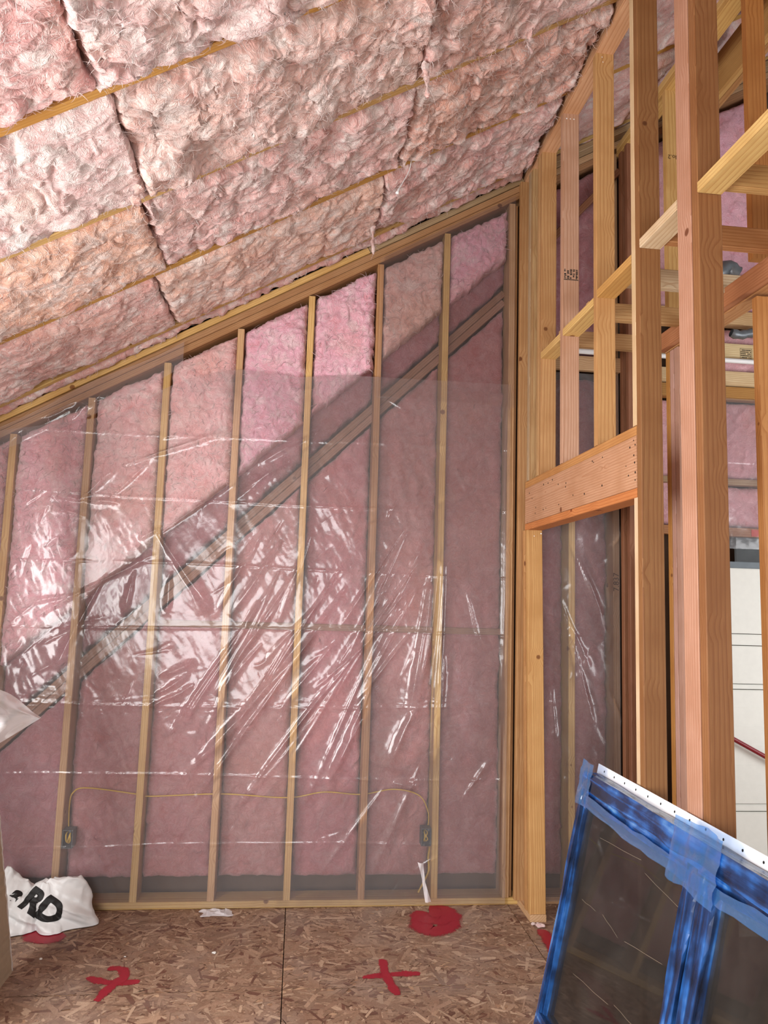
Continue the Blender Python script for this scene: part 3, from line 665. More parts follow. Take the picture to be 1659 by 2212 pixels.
# ------------------------------------------------------------------ hall beyond: joists, far wall
wh = empty('wall_hall', kind='structure')
jo = empty('ceiling_hall', kind='structure')
JC = [TAN, lin(196, 156, 110), lin(200, 162, 112), PALE, lin(176, 126, 78), lin(198, 158, 100), lin(186, 138, 84)]
for i, y in enumerate((-.035, -.435, -.84, -1.245, -1.655, -2.06, -2.465)):
    o = box('joist', XR1+.002 if i != 0 else 1.385, XH0 if i < 3 else 2.6, y, y+.038, 3.105, 3.194, jo, JC[i], 'x')
box('joist', 1.5, 2.9, -1.86, -1.822, 3.23, 3.32, jo, lin(196, 156, 98), 'x')
box('ledger', XH0-.04, XH0-.001, -2.9, -.60, 3.04, 3.13, jo, lin(186, 130, 92), 'y')
text_obj('ink_mark', 'No.2', .055, face_y(2.02, -1.6565, 3.15, -R90), DARKINK, jo)
tube('pipe_support', [(1.39, -.06, 3.215), (1.60, -.06, 3.214), (1.84, -.06, 3.212)], .017, PVC, None, 12, 4)
pp = bpy.data.objects['pipe_support']; pp.name = 'pipe'; tag(pp, 'white plastic pipe lying on the hall joist at the back wall', 'pipe')
# stud packs of the hall wall
zt2 = zr(XH0)-.02
for y0, y1, z0, z1, c in ((-.065, -.027, 0, zt2, RED), (-.15, -.112, 0, zt2, RED), (-.645, -.607, 3.2, zt2, lin(204, 164, 102)), (-.645, -.607, 0, 3.03, lin(186, 132, 72)), (-.69, -.652, 0, 3.03, lin(196, 158, 146)), (-.735, -.697, 0, 3.03, lin(192, 152, 138)), (-1.42, -1.382, 0, 3.02, lin(196, 142, 84)), (-1.40, -1.362, 3.2, zt2, lin(192, 130, 72)), (-1.85, -1.812, 3.2, zt2, TAN), (-1.85, -1.812, 0, 3.02, TAN), (-2.3, -2.262, 0, zt2, TAN)):  # RED pack at the back corner: reddish wood with shade in its tint
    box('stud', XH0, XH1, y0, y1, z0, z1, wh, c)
box('plate', XH0, XH1, -2.9, -.60, 3.035, 3.073, wh, lin(190, 140, 96), 'y')
box('top_plate', XH0, XH1, -4, .0, zt2, zt2+.038, wh, lin(204, 162, 100), 'y')
box('top_plate', XH0, XH1, -4, .0, zt2+.039, zt2+.077, wh, YEL, 'y')
box('beam', 2.21, 2.25, -4, -.02, zr(2.2)-.18, zr(2.2)+.06, wh, lin(190, 152, 92), 'y')
box('beam', 2.252, 2.29, -4, -.02, zr(2.2)-.18, zr(2.2)+.06, wh, lin(176, 132, 84), 'y')
text_obj('ink_mark', 'No.2', .034, face_y((XH0+XH1)/2, -.6462, px(1445, 338, 1, -.646)[2], math.pi), DARKINK, wh)
text_obj('ink_mark', '7.837', .05, face_y(1.881, -.0012, px(1347, 1258, 1, 0)[2], R90), DARKINK, wb)
# back wall of the hall and of the garage
for x in (1.586, 1.862):
    box('stud', x, x+SW+.002, 0, .14, 0, 4.6, wb, YEL if x < 1.7 else TAN)
box('bottom_plate', XR1, XH0, .0, .14, 0, .038, wb, TAN, 'x')
box('bottom_plate', XH1, 4.4, .0, .14, 0, .038, wb, TAN, 'x')
for x in (2.0, 2.46, 2.90, 3.31, 3.72):
    box('stud', x, x+SW, 0, .14, .038, zr(x)-.02, wb, BROWN if x < 2.9 else TAN)
rake_plate('sloping_plate', 1.38, 3.6, .001, .0435, 0, .14, BROWN, wb); rake_plate('sloping_plate', 1.38, 3.6, .091, .133, -.09, .13, GREYW, wb); rake_plate('sloping_plate', 1.38, 3.6, .045, .0875, -.003, .14, TAN, wb)
gz = {'header': (2.125, 2.18, lin(176, 126, 84)), 'block': (2.445, 2.483, GREYW), 'beam': (2.985, 3.07, lin(176, 132, 72)), 'b2': (3.075, 3.165, PALE), 'b3': (3.25, 3.345, lin(226, 206, 160)), 'b4': (3.47, 3.56, lin(226, 190, 140))}
for n, (a, b, c) in gz.items():
    box('blocking', 2.04, 3.7, -.02 if n in ('b2', 'b3', 'b4') else -.004, .05, a, b, wb, c, 'x')
box('blocking', 2.05, 2.9, -.02, .05, 3.70, 3.80, wb, GREYW, 'x')
c = px(1618, 765, 1, -.021); stamp('grade_stamp', c[0]-.02, -.0215, c[2], .07, .06, BLACK, wb, 8, 5, False, True)
dots('nail_head', [(2.1+.02*i, -.021, 3.72+.02*i) for i in range(4)], .004, 'y', HOLE, wb)
bm = bmesh.new(); c = px(1630, 1151, 1, -.006); bbox_bm(bm, c[0]-.02, c[0]+.035, -.0062, -.0045, 2.13, 2.172); o = bm_obj('red_paint_smear', bm, simple('red_paint', (206, 62, 50), .6)); rel(o, wb)
slab('grey_board', 2.66, 3.4, .02, .04, 1.6, 2.122, GREYBOARD, wb)
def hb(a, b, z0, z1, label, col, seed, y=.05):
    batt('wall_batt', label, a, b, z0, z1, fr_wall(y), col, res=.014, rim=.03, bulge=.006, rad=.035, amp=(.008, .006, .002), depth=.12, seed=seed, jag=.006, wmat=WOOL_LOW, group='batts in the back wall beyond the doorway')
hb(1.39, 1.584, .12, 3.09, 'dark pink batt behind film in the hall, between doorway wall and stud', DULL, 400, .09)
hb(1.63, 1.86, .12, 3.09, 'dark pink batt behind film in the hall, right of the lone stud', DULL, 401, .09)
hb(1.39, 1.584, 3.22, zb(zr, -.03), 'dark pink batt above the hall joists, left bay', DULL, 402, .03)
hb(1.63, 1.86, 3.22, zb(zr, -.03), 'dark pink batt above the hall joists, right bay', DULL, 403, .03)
hb(2.04, 2.455, 2.19, 2.98, 'pink batt in the garage back wall beside the hall wall', HOT2, 404)
hb(2.50, 2.895, 2.19, 2.44, 'small pink batt below the garage blocking', HOT2, 405, .03)
hb(2.50, 2.895, 2.49, 2.98, 'pink batt above the garage blocking behind film', HOT2, 406, .03)
hb(2.50, 2.895, 3.17, 3.46, 'pink batt behind the stamped garage board', HOT2, 407, .03)
hb(2.50, 2.895, 3.57, zb(zr, -.03), 'pink batt high in the garage wall beside a silver duct', HOT, 408, .02)
hb(2.04, 2.455, 3.57, zb(zr, -.03), 'pink batt high in the garage wall beside the hall wall', HOT2, 409, .03)
board('knee_brace', (1.40, .0, 3.86), (1.90, .0, 4.42), .09, .038, (0, 1, 0), wb, RED)
tube('pipe', [(2.05, -.05, 3.222), (2.8, -.05, 3.222), (3.6, -.05, 3.222)], .015, PVC, None, 12, 4); tag(bpy.data.objects['pipe.001'] if 'pipe.001' in bpy.data.objects else bpy.data.objects['pipe'], 'white plastic pipe under the stamped board in the garage wall', 'pipe')
c0 = px(1645, 800, 1, -.03)
cr = tube('cable_loop', [c0+np.array([.10, 0, .05]), c0+np.array([.02, -.005, .0]), c0+np.array([-.03, -.008, -.05]), c0+np.array([0, -.005, -.07]), c0+np.array([.10, 0, -.06])], .006, PVC); tag(cr, 'white cable loop stapled to a board in the garage wall', 'cable')
dk = px(1560, 583, 1, -.08)
V, F = tube_np(np.array([dk+np.array([-.12+.02*i, 0, .02*math.sin(i)]) for i in range(12)]), np.array([.045+.004*(i % 2) for i in range(12)]), 14); o = mesh_np('flexible_duct', V, F, DUCT); tag(o, 'silver flexible duct end poking out behind the post', 'duct')
c1 = px(1625, 722, 1, -.06)
V, F = tube_np(np.array([c1+np.array([-.14+.026*i, 0, -.01*math.sin(i*.8)]) for i in range(14)]), np.array([.025+.006*(i % 2) for i in range(14)]), 12); o = mesh_np('plastic_bundle', V, F, DUCT); tag(o, 'crumpled grey plastic tucked above the stamped garage board', 'plastic')
# white ribbed panel standing in the garage
pn = empty('sectional_panel', (2.34, -.455, 0), label='tall white ribbed door panel standing in the garage', cat='panel')
psec = {}
for z0, z1, d in ((0, .30, .0), (.304, .622, .0), (.664, 1.253, .0), (1.286, 1.486, .0), (1.552, 1.905, .0)):
    sec = rel(slab('panel_section', 2.06, 3.1, -.455, -.415, z0, z1, PANELW, None, .004), pn); psec[0 if z0 > 1.5 else 1 if z0 > .65 and z0 < .7 else 2] = sec
for z0, z1 in ((.626, .66), (1.257, 1.282), (1.49, 1.548)):
    rel(slab('panel_rib', 2.06, 3.1, -.449, -.415, z0, z1, PANELW, None, .004), pn)
for z in (.76, .86, .96, 1.06, 1.16, 1.64, 1.73, 1.82):
    SUB.append((slab('emboss_line', 2.06, 3.1, -.4562, -.4548, z, z+.003, PANELW), psec[0 if z > 1.5 else 1]))
rel(slab('top_rail', 2.06, 3.1, -.458, -.412, 1.906, 1.94, STEEL, None, .003), pn)
a = px(1560, 1583, 1, -.50); b = px(1690, 1655, 1, -.50); V, F = tube_np(np.array([a, a*.5+b*.5, b]), .012, 10)
o = mesh_np('metal_rod', V, F, REDROD); tag(o, 'dark red metal rod slanting across the white panel', 'rod')

# ------------------------------------------------------------------ clear film over the back wall
def film_sheet(name, label, x0, x1, zlo, zhi, y, res, folds, seed, creases=(), small=140, mat=FILM, studs=bays, slack=.006, amp=1.):
    """zlo, zhi functions of x. folds: (x0,z0,x1,z1,width,height)"""
    f0 = zlo if callable(zlo) else (lambda x: zlo+0*x); f1 = zhi if callable(zhi) else (lambda x: zhi+0*x)
    nx = int((x1-x0)/res); H = float(np.max(f1(np.linspace(x0, x1, 50)))-np.min(f0(np.linspace(x0, x1, 50)))); nz = int(H/res)
    s, t = np.meshgrid(np.linspace(0, 1, nx+1), np.linspace(0, 1, nz+1), indexing='ij'); X = x0+s*(x1-x0); Z = f0(X)+t*(f1(X)-f0(X))
    rg = np.random.default_rng(seed)
    Q = np.stack([X, Z, np.full_like(X, seed*2.7)], -1)
    bayw = np.ones_like(X)
    for sx in studs: bayw = np.minimum(bayw, np.clip(np.abs(X-(sx+.019))/.07, 0, 1))
    D = bayw*slack*(fbm(Q/.35, 2)*1.2-.1)                    # drape between the studs
    D += bayw*.0030*fbm(np.stack([X/.055+Z/.10, Z/.20-X/.3, Q[..., 2]], -1), 3)+bayw*.0006*fbm(np.stack([X/.03, Z/.05, Q[..., 2]+5], -1), 2)
    def fold(ax, az, bx, bz, w, h):
        nonlocal D
        lx, lz = bx-ax, bz-az; L = math.hypot(lx, lz); ex, ez = lx/L, lz/L
        u = ((X-ax)*ex+(Z-az)*ez)/L; d = -(X-ax)*ez+(Z-az)*ex
        d = d+.5*w*vn(np.stack([u*3.1, np.full_like(u, ax*9), np.full_like(u, az*7)], -1))
        e = np.clip(u, 0, 1); tap = np.where((u > -.05) & (u < 1.05), np.sin(math.pi*np.clip(u*.92+.06, 0, 1))**.7, 0)
        ww = 1.45*w*(.4+.9*e)
        D += h*tap*np.exp(-np.abs(d/ww)**1.35)
    for f in folds: fold(*f)
    for _ in range(small):
        ax = rg.uniform(x0, x1); az = rg.uniform(float(f0(np.array(ax))), float(f1(np.array(ax)))); th = rg.normal(.85, .45)+(math.pi if rg.random() < .5 else 0); L = rg.uniform(.05, .28)
        fold(ax, az, ax+L*math.cos(th), az+L*math.sin(th), rg.uniform(.004, .013), amp*rg.uniform(-.005, .006))
    for zc, wv, hh, crink in creases:
        dz = Z-(zc+.012*np.sin(X*1.7+zc*5)+.004*vn(np.stack([X*3, X*0+zc*3, X*0], -1)))
        D += hh*np.exp(-np.abs(dz)/wv)
        if crink: D += np.exp(-(dz/.05)**2)*.003*billow(np.stack([X/.05, Z/.006, Q[..., 2]], -1), 2)
    V = np.stack([X, y-np.clip(D, np.where(Z > zdiag(X)-.05, -.003, -.03) if slack > .004 else -.003, .07), Z], -1).reshape(-1, 3)
    idx = np.arange((nx+1)*(nz+1)).reshape(nx+1, nz+1); F = np.stack([idx[:-1, :-1], idx[1:, :-1], idx[1:, 1:], idx[:-1, 1:]], -1).reshape(-1, 4)
    base = np.array([(x0+x1)/2, y, float(f0(np.array((x0+x1)/2)))]); o = mesh_np(name, V-base, F, mat); o.location = base
    return tag(o, label, 'plastic sheet')
def wp(*q): return [tuple(px(x, y, 1, -.012)[[0, 2]]) for x, y in q]
def fo(a, b, w, h): (p, q) = wp(a, b); return (p[0], p[1], q[0], q[1], w, h)
FO = [fo((690, 1360), (385, 1690), .016, .022), fo((640, 1420), (420, 1660), .011, .014), fo((560, 1395), (470, 1500), .010, .012), fo((780, 1560), (705, 1690), .014, .024), fo((800, 1490), (745, 1600), .010, .016),
      fo((930, 1240), (880, 1560), .016, .030), fo((885, 1540), (835, 1660), .022, .036), fo((960, 1240), (935, 1640), .008, .026), fo((770, 1420), (640, 1600), .010, .012), fo((905, 1660), (800, 1900), .014, .014),
      fo((340, 1150), (455, 1320), .012, .022), fo((345, 1140), (300, 1165), .008, .012), fo((350, 1150), (520, 1030), .007, .014), fo((175, 1080), (250, 1010), .012, .018), fo((175, 1080), (110, 1070), .008, .012), fo((180, 1080), (260, 1085), .008, .014),
      fo((180, 1115), (95, 1090), .008, .010), fo((165, 1285), (70, 1300), .009, .012), fo((165, 1285), (80, 1330), .008, .010), fo((170, 1280), (330, 1200), .009, .014), fo((280, 1000), (480, 935), .010, .016), fo((240, 1075), (330, 990), .008, .010),
      fo((230, 1240), (120, 1440), .012, .014), fo((290, 1235), (270, 1330), .012, .014), fo((370, 1240), (360, 1330), .012, .012), fo((420, 1240), (450, 1320), .014, .016), fo((510, 1390), (560, 1300), .009, .013), fo((600, 1310), (500, 1440), .009, .014),
      fo((350, 1460), (425, 1430), .012, .018), fo((340, 1500), (410, 1455), .012, .016), fo((320, 1530), (420, 1480), .010, .014), fo((480, 1440), (380, 1580), .010, .010), fo((700, 1290), (560, 1440), .008, .010), fo((720, 1390), (600, 1540), .009, .013),
      fo((960, 1420), (950, 1560), .014, .018), fo((1010, 1280), (1040, 1400), .008, .008), fo((1000, 1720), (1060, 1640), .010, .012), fo((850, 1690), (900, 1700), .012, .020), fo((660, 960), (500, 1090), .016, .016), fo((690, 930), (560, 1000), .010, .014),
      fo((620, 1000), (520, 1060), .008, .012), fo((760, 830), (700, 900), .010, .010), fo((830, 1700), (690, 1890), .010, .010), fo((640, 1600), (520, 1740), .010, .010), fo((560, 1520), (440, 1640), .008, .010), fo((1080, 1580), (1075, 1940), .010, .016), fo((1096, 850), (1086, 1500), .008, .012)]
_rg = np.random.default_rng(77)
for _ in range(24):
    a_ = np.array([_rg.uniform(540, 960), _rg.uniform(1120, 1480)]); t_ = _rg.normal(.60, .09); L_ = _rg.uniform(180, 420)
    FO.append(fo(tuple(a_), tuple(a_+L_*np.array([-math.sin(t_), math.cos(t_)])), _rg.uniform(.006, .012), _rg.uniform(.009, .020)))
FO += [fo((945, 1230), (880, 1640), .034, .040), fo((800, 1480), (700, 1720), .026, .026)]
CR = [(2.575, .004, .004, 1), (2.21, .0035, .005, 0), (1.83, .0035, .0045, 0), (1.485, .004, .005, 0), (1.07, .004, .004, 1), (.69, .004, .005, 0), (.33, .0035, .0045, 0)]
ztop = lambda x: np.interp(x, [-1.9, -1.69, -1.2, -1.03, -.85, -.7, -.5, -.37, -.05, .2, 1.25], [2.45, 2.545, 2.64, 2.69, 2.82, 2.90, 2.965, 2.98, 2.955, 2.985, 2.99])
film_sheet('plastic_sheet', 'wide wrinkled clear plastic sheet stapled over the lower back wall', -1.86, 1.215, .012, ztop, -.016, .006, FO, 11, CR, 130)
film_sheet('plastic_sheet', 'upper clear plastic sheet overlapping the wide one, stapled to the sloping plate', .40, 1.235, lambda x: 2.848+.01*np.sin(x*3), lambda x: zr(x)+.02, -.027, .010, [fo((1070, 560), (1090, 700), .01, .010), fo((830, 740), (900, 700), .01, .008)], 12, [(3.3, .003, .003, 0), (2.856, .005, .006, 0)], 26, slack=.003, amp=.6, mat=FILM_THIN)
film_sheet('plastic_sheet', 'torn strip of clear plastic clinging to the sloping plate at the left', -1.86, -.72, lambda x: zr(x)-.10-.03*np.sin(x*4), lambda x: zr(x)+.06+.012*np.sin(x*9), -.034, .010, [fo((100, 900), (180, 865), .01, .014), fo((160, 905), (185, 860), .01, .016)], 13, (), 40, slack=.003)
film_sheet('plastic_sheet', 'clear plastic sheet over the hall back wall seen through the doorway', XR1+.004, XH0-.004, .02, 3.09, -.016, .010, [fo((1240, 1180), (1300, 1330), .01, .014), fo((1210, 1300), (1270, 1440), .009, .014), fo((1225, 1340), (1280, 1560), .008, .014), fo((1190, 1480), (1200, 1600), .008, .012), fo((1320, 1180), (1350, 1140), .01, .012), fo((1310, 1480), (1345, 1570), .006, .010), fo((1355, 1360), (1365, 1480), .008, .014)], 14, [(2.3, .004, .003, 0), (1.5, .004, .004, 0), (1.1, .004, .003, 0)], 50, studs=(1.586, 1.862), slack=.012)
film_sheet('plastic_sheet', 'clear plastic sheet over pink wool in the garage wall', 2.44, 3.3, 2.05, 2.99, -.016, .010, [], 15, [(2.6, .004, .004, 0)], 40, studs=(2.46, 2.90), slack=.010)

# ------------------------------------------------------------------ wiring in the back wall
def p3(x, y, yy): return px(x, y, 1, yy)
cab = [p3(148, 1790, .06), p3(150, 1740, .06), p3(158, 1712, .06), p3(190, 1702, .055), p3(300, 1716, .06), p3(330, 1720, .06), p3(480, 1715, .055), p3(620, 1723, .06), p3(700, 1711, .05), p3(780, 1716, .06), p3(850, 1705, .05), p3(905, 1718, .05), p3(925, 1755, .055), p3(924, 1790, .06)]
o = tube('electrical_cable', cab, .0036, YELLOW, None, 8, 12); tag(o, 'yellow electrical cable run through the studs between the wiring boxes', 'cable')
o = tube('electrical_cable', [p3(930, 1828, .05), p3(925, 1850, .06), p3(926, 1880, .05), p3(915, 1905, .04), p3(903, 1928, .03)], .0055, YELLOW, None, 8, 10); tag(o, 'loose yellow cable tail hanging below the right wiring box', 'cable')
def ebox(x, z, label, w=.054, h=.094):
    e = empty('wiring_box', (x, .0, z), label=label, cat='electrical box')
    t = .004; bm = bmesh.new()
    for q in ((-w/2, -w/2+t, -h/2, h/2), (w/2-t, w/2, -h/2, h/2), (-w/2+t, w/2-t, -h/2, -h/2+t), (-w/2+t, w/2-t, h/2-t, h/2)): bbox_bm(bm, x+q[0], x+q[1], -.008, .06, z+q[2], z+q[3])
    bd = rel(bm_obj('body', bm, STEEL), e); rel(slab('back_plate', x-w/2, x+w/2, .056, .06, z-h/2, z+h/2, BOXIN), e)
    rg = random.Random(int(x*100))
    for i in range(3):
        a = x+rg.uniform(-.014, .014); rel(tube('wire', [(a, .05, z+.03), (a+rg.uniform(-.012, .012), .0, z+.024), (a+rg.uniform(-.012, .012), -.006, z-.01), (a+rg.uniform(-.01, .01), .02, z-.028)], .0035, YELLOW, None, 6, 6), e)
    for s in (-1, 1): SUB.append((slab('mounting_ear', x+s*.012-.006, x+s*.012+.006, -.009, -.006, z+s*(h/2-.008)-.005, z+s*(h/2-.008)+.005, STEEL), bd))
c = px(145, 1812, 1, 0); ebox(c[0]+.003, c[2], 'dark wiring box with looped yellow wires on the left wall stud')
c = px(921, 1808, 1, 0); ebox(c[0]-.002, c[2], 'dark wiring box with crossed yellow wires beside the right wall stud')
# strip of film hanging at the foot of the wall
st = [px(x, y, 1, -.05) for x, y in ((902, 1862), (915, 1865), (912, 1900), (918, 1905), (918, 1948), (932, 1950))]
V = []
for i in range(13):
    f = i/12*2; k = min(int(f), 1); g = f-k; a = st[2*k]*(1-g)+st[2*k+2]*g; b = st[2*k+1]*(1-g)+st[2*k+3]*g
    for j in range(4): V.append(a+(b-a)*j/3+np.array([0, -.012*math.sin(j*1.3+i*.6), 0]))
F = [(i*4+j, i*4+j+1, i*4+j+5, i*4+j+4) for i in range(12) for j in range(3)]
o = mesh_np('film_strip', V, F, FILM_HAZY); tag(o, 'narrow cloudy plastic strip trailing to the floor at the red blot', 'plastic strip')

# ------------------------------------------------------------------ leaning window unit wrapped in blue film
ang = math.atan2(.222, 1.02)
win = empty('wrapped_window', (1.053, -1.195, 0), label='window unit wrapped in blue film leaning on the stud wall', cat='window')
win.rotation_euler = (0, ang, 0)
# local axes: -y along the width, z up the unit, x through its thickness (x = 0 room face plane of the fin)
def wpart(name, x0, x1, w0, w1, z0, z1, mat, lab=None, axis='z', bev=.006, wr_=0.):
    """box in unit coordinates, w measured along the width; grain (film streaks) along its length"""
    cx, cw, cz = (x0+x1)/2, -(w0+w1)/2, (z0+z1)/2; dx, dw, dz = x1-x0, w1-w0, z1-z0
    L, (a, b) = (dz, (dx, dw)) if axis == 'z' else (dw, (dx, dz))
    n = max(2, int(L/.03)) if wr_ else 1; bm = bmesh.new(); k = 16 if wr_ else 4; rings = []
    for i in range(n+1):
        zz = -L/2+L*i/n; ring = []
        for j in range(k):
            if k == 4: p = ((-a/2, -b/2), (a/2, -b/2), (a/2, b/2), (-a/2, b/2))[j]
            else:
                t = j/4; side = int(t); f = t-side; cn = ((-a/2, -b/2), (a/2, -b/2), (a/2, b/2), (-a/2, b/2)); p0, p1 = cn[side], cn[(side+1) % 4]; p = (p0[0]+(p1[0]-p0[0])*f, p0[1]+(p1[1]-p0[1])*f)
                s = 1+wr_*float(vn(np.array([p[0]*60+x0*50, p[1]*60+w0*9, zz*7])))/max(a, b); p = (p[0]*s, p[1]*s)
            ring.append(bm.verts.new((p[0], p[1], zz)))
        rings.append(ring)
    for r0, r1 in zip(rings, rings[1:]):
        for j in range(k): bm.faces.new((r0[j], r0[(j+1) % k], r1[(j+1) % k], r1[j]))
    bm.faces.new(rings[0][::-1]); bm.faces.new(rings[-1])
    if bev and k == 4: bmesh.ops.bevel(bm, geom=bm.edges[:], offset=bev, segments=2, affect='EDGES')
    o = bm_obj(name, bm, mat); o.parent = win; o.location = (cx, cw, cz)
    if axis == 'w': o.rotation_euler = (R90, 0, 0)
    if lab: o['label'] = lab
    return o
WW, WHt = 1.90, 1.045
fin = wpart('nail_fin', .003, .006, 0, WW, WHt-.040, WHt, WHITE_VINYL, 'white nailing fin with small holes', 'w', .0008)
wpart('nail_fin', .003, .006, 0, .034, 0, WHt-.040, WHITE_VINYL, None, 'z', .0008)
wpart('nail_fin', .003, .006, WW-.034, WW, 0, WHt-.040, WHITE_VINYL, None, 'z', .0008)
bm = bmesh.new()
for i in range(19):
    rr = bmesh.ops.create_circle(bm, cap_ends=True, radius=.0045, segments=8); bmesh.ops.transform(bm, matrix=Matrix.Translation((.0022, -.07-i*.097, WHt-.019)) @ Matrix.Rotation(-R90, 4, 'Y'), verts=rr['verts'])
o = bm_obj('nail_hole', bm, HOLE, win); tag(o, kind='stuff'); SUB.append((o, fin))
wpart('frame_head', -.065, .010, .028, WW-.028, WHt-.105, WHt-.036, BLUE, None, 'w', .0, .012)
wpart('sash_head', -.050, .000, .05, WW-.05, WHt-.150, WHt-.100, BLUE, None, 'w', .0, .010)
wpart('frame_jamb', -.060, .010, .028, .052, .03, WHt-.05, BLUE, None, 'z', .0, .008)
wpart('sash_stile', -.046, -.012, .050, .066, .05, WHt-.11, BLUE, None, 'z', .0, .006)
wpart('frame_jamb', -.060, .010, WW-.072, WW-.026, .03, WHt-.05, BLUE, None, 'z', .0, .008)
wpart('frame_sill', -.062, .010, .028, WW-.028, .0, .07, BLUE, None, 'w', .0, .008)
wpart('meeting_stile', -.054, -.012, .87, .935, .05, WHt-.12, BLUE, None, 'z', .0, .010)
wpart('meeting_stile', -.046, -.002, .940, 1.02, .05, WHt-.12, BLUE, 'darker blue-wrapped meeting stile', 'z', .0, .008)
pane = wpart('glass_pane', -.030, -.026, .06, .885, .06, WHt-.13, GLASS, None, 'z', 0)
wpart('glass_pane', -.018, -.014, 1.0, WW-.07, .06, WHt-.13, GLASS, None, 'z', 0)
# loose overlapping turns of film at the corner and over the meeting stile
def wrap(name, w0, w1, z0, z1, x, seed, mat):
    nx, nz = 26, 18; V = []
    for i in range(nx+1):
        for j in range(nz+1):
            w = w0+(w1-w0)*i/nx; z = z0+(z1-z0)*j/nz; q = np.array([w*22, z*22, seed*3.3])
            V.append((x-.006-.012*abs(float(vn(q)))-.004*abs(float(vn(q*3))), -w-.004*float(vn(q+7)), z+.010*float(vn(q*.6+3))))
    idx = np.arange((nx+1)*(nz+1)).reshape(nx+1, nz+1); F = np.stack([idx[:-1, :-1], idx[1:, :-1], idx[1:, 1:], idx[:-1, 1:]], -1).reshape(-1, 4)
    return mesh_np(name, V, F, mat, win)
BLUE2 = make_film('thin_blue_film', .30, .16, (.42, .62, .90)); BLUE2.node_tree.nodes['Diffuse BSDF'].inputs[0].default_value = (.09, .26, .58, 1)
wrap('film_wrap', .80, 1.06, WHt-.19, WHt+.004, -.062, 1, BLUE2)
wrap('film_wrap', .012, .12, WHt-.17, WHt+.006, -.058, 2, BLUE2)
wrap('film_wrap', .06, 1.84, WHt-.17, WHt-.125, -.054, 3, BLUE2)
# pale scratches on the dusty glass
for i, (a, za, b, zb_) in enumerate(((.22, .80, .56, .83), (.60, .80, .86, .78), (.17, .55, .30, .56), (.36, .57, .50, .55), (.55, .56, .80, .60), (.22, .30, .52, .34), (.56, .36, .72, .37))):
    pts = [(-.0315, -(a+(b-a)*t), za+(zb_-za)*t+.0015*math.sin(t*9+i)) for t in (0, .3, .6, 1)]
    V, F = tube_np(np.array(pts), .0004, 4); SUB.append((mesh_np('glass_scratch', V, F, GYPFACE, win), pane))

# ------------------------------------------------------------------ left: leaning wallboard, film corner, bag
wl = empty('leaning_wallboard', (-1.18, -.64, 0), label='tan wallboard sheet with ragged white edge leaning at the left', cat='wallboard')
lean = math.atan2(.126, .743); hh = 2.40
def wl_mesh(name, x0, x1, y0, y1, z0, z1, mat, rag=0.):
    ny, nz = 2, 160; V = []; F = []
    bm = bmesh.new(); cols = []
    for k in range(nz+1):
        z = z0+(z1-z0)*k/nz; r = rag*float(fbm(np.array([z*40, x0*99, 2.]), 3)); e = rag*float(fbm(np.array([z*55, 7., x0*50]), 2))
        cols.append([bm.verts.new(p) for p in ((x0, y0, z), (x1+e*.3, y0, z), (x1+e*.3, y1+r, z), (x0, y1+r*.7, z))])
    for a, b in zip(cols, cols[1:]):
        for j in range(4): bm.faces.new((a[j], a[(j+1) % 4], b[(j+1) % 4], b[j]))
    bm.faces.new(cols[0][::-1]); bm.faces.new(cols[-1])
    o = bm_obj(name, bm, mat); o.parent = wl; o.rotation_euler = (0, -lean, 0); return o
wl_mesh('paper_face', -.0015, 0, -.62, -.016, 0, hh, GYPFACE, .008)
wl_mesh('gypsum_core', -.0115, -.0016, -.62, 0, 0, hh, GYPCORE, .007)
wl_mesh('paper_back', -.013, -.0116, -.62, -.003, 0, hh, GYPFACE, .002)
# loose film corner poking out past the board edge
tip = px(86, 1552, 1, -.60); A = px(-70, 1470, 1, -.60); B = px(-60, 1640, 1, -.60); V = []
n = 26
for i in range(n+1):
    for j in range(n+1):
        s = i/n; t = j/n; e0 = A*(1-t)+B*t; p = e0*(1-s)+tip*s; p = p+np.array([0, -.05*math.sin(t*math.pi*2.2)*(1-s)-.02*float(vn(np.array([s*5, t*6, 2.]))), .035*math.sin(s*math.pi)*(1-t*1.1)+.02*t*(1-t)]); V.append(p)
idx = np.arange((n+1)**2).reshape(n+1, n+1); F = np.stack([idx[:-1, :-1], idx[1:, :-1], idx[1:, 1:], idx[:-1, 1:]], -1).reshape(-1, 4)
o = mesh_np('film_corner', V, F, FILM_HAZY); tag(o, 'cloudy plastic film corner jutting out beside the wallboard sheet', 'plastic sheet')

# white bag
bc = np.array([-1.22, -.165, 0.])
nt_, nr = 260, 90
th = np.linspace(0, 2*math.pi, nt_, endpoint=False)
def bag_r(t):
    c, s = np.cos(t), np.sin(t); a, b = np.where(c > 0, .30, .34), np.where(s > 0, .125, .125)
    r = 1/np.sqrt((c/a)**2+(s/b)**2); return r*(1+.26*fbm(np.stack([c*1.9, s*1.9, c*0+5], -1), 3)+.10*np.exp(-((t-5.45)/.16)**2)-.20*np.exp(-((t-4.75)/.15)**2)+.10*np.exp(-((t-4.1)/.2)**2))
rr_ = np.linspace(0, 1, nr)
TT, RR = np.meshgrid(th, rr_, indexing='ij'); Rm = bag_r(TT)
Xb = bc[0]+Rm*RR*np.cos(TT); Yb = bc[1]+Rm*RR*np.sin(TT)
H = .24*np.exp(-((Xb+1.44)/.16)**2-((Yb+.10)/.15)**2)+.125*np.exp(-((Xb+1.01)/.14)**2-((Yb+.13)/.13)**2)+.125*np.exp(-((Xb+1.2)/.2)**2-((Yb+.13)/.13)**2)
edge = np.clip(1-RR**3.4, 0, 1)**.55; Qb = np.stack([Xb, Yb, Xb*0], -1)
wq = .06*np.stack([fbm(Qb/.12+3, 2), fbm(Qb/.12+8, 2), 0*Xb], -1)
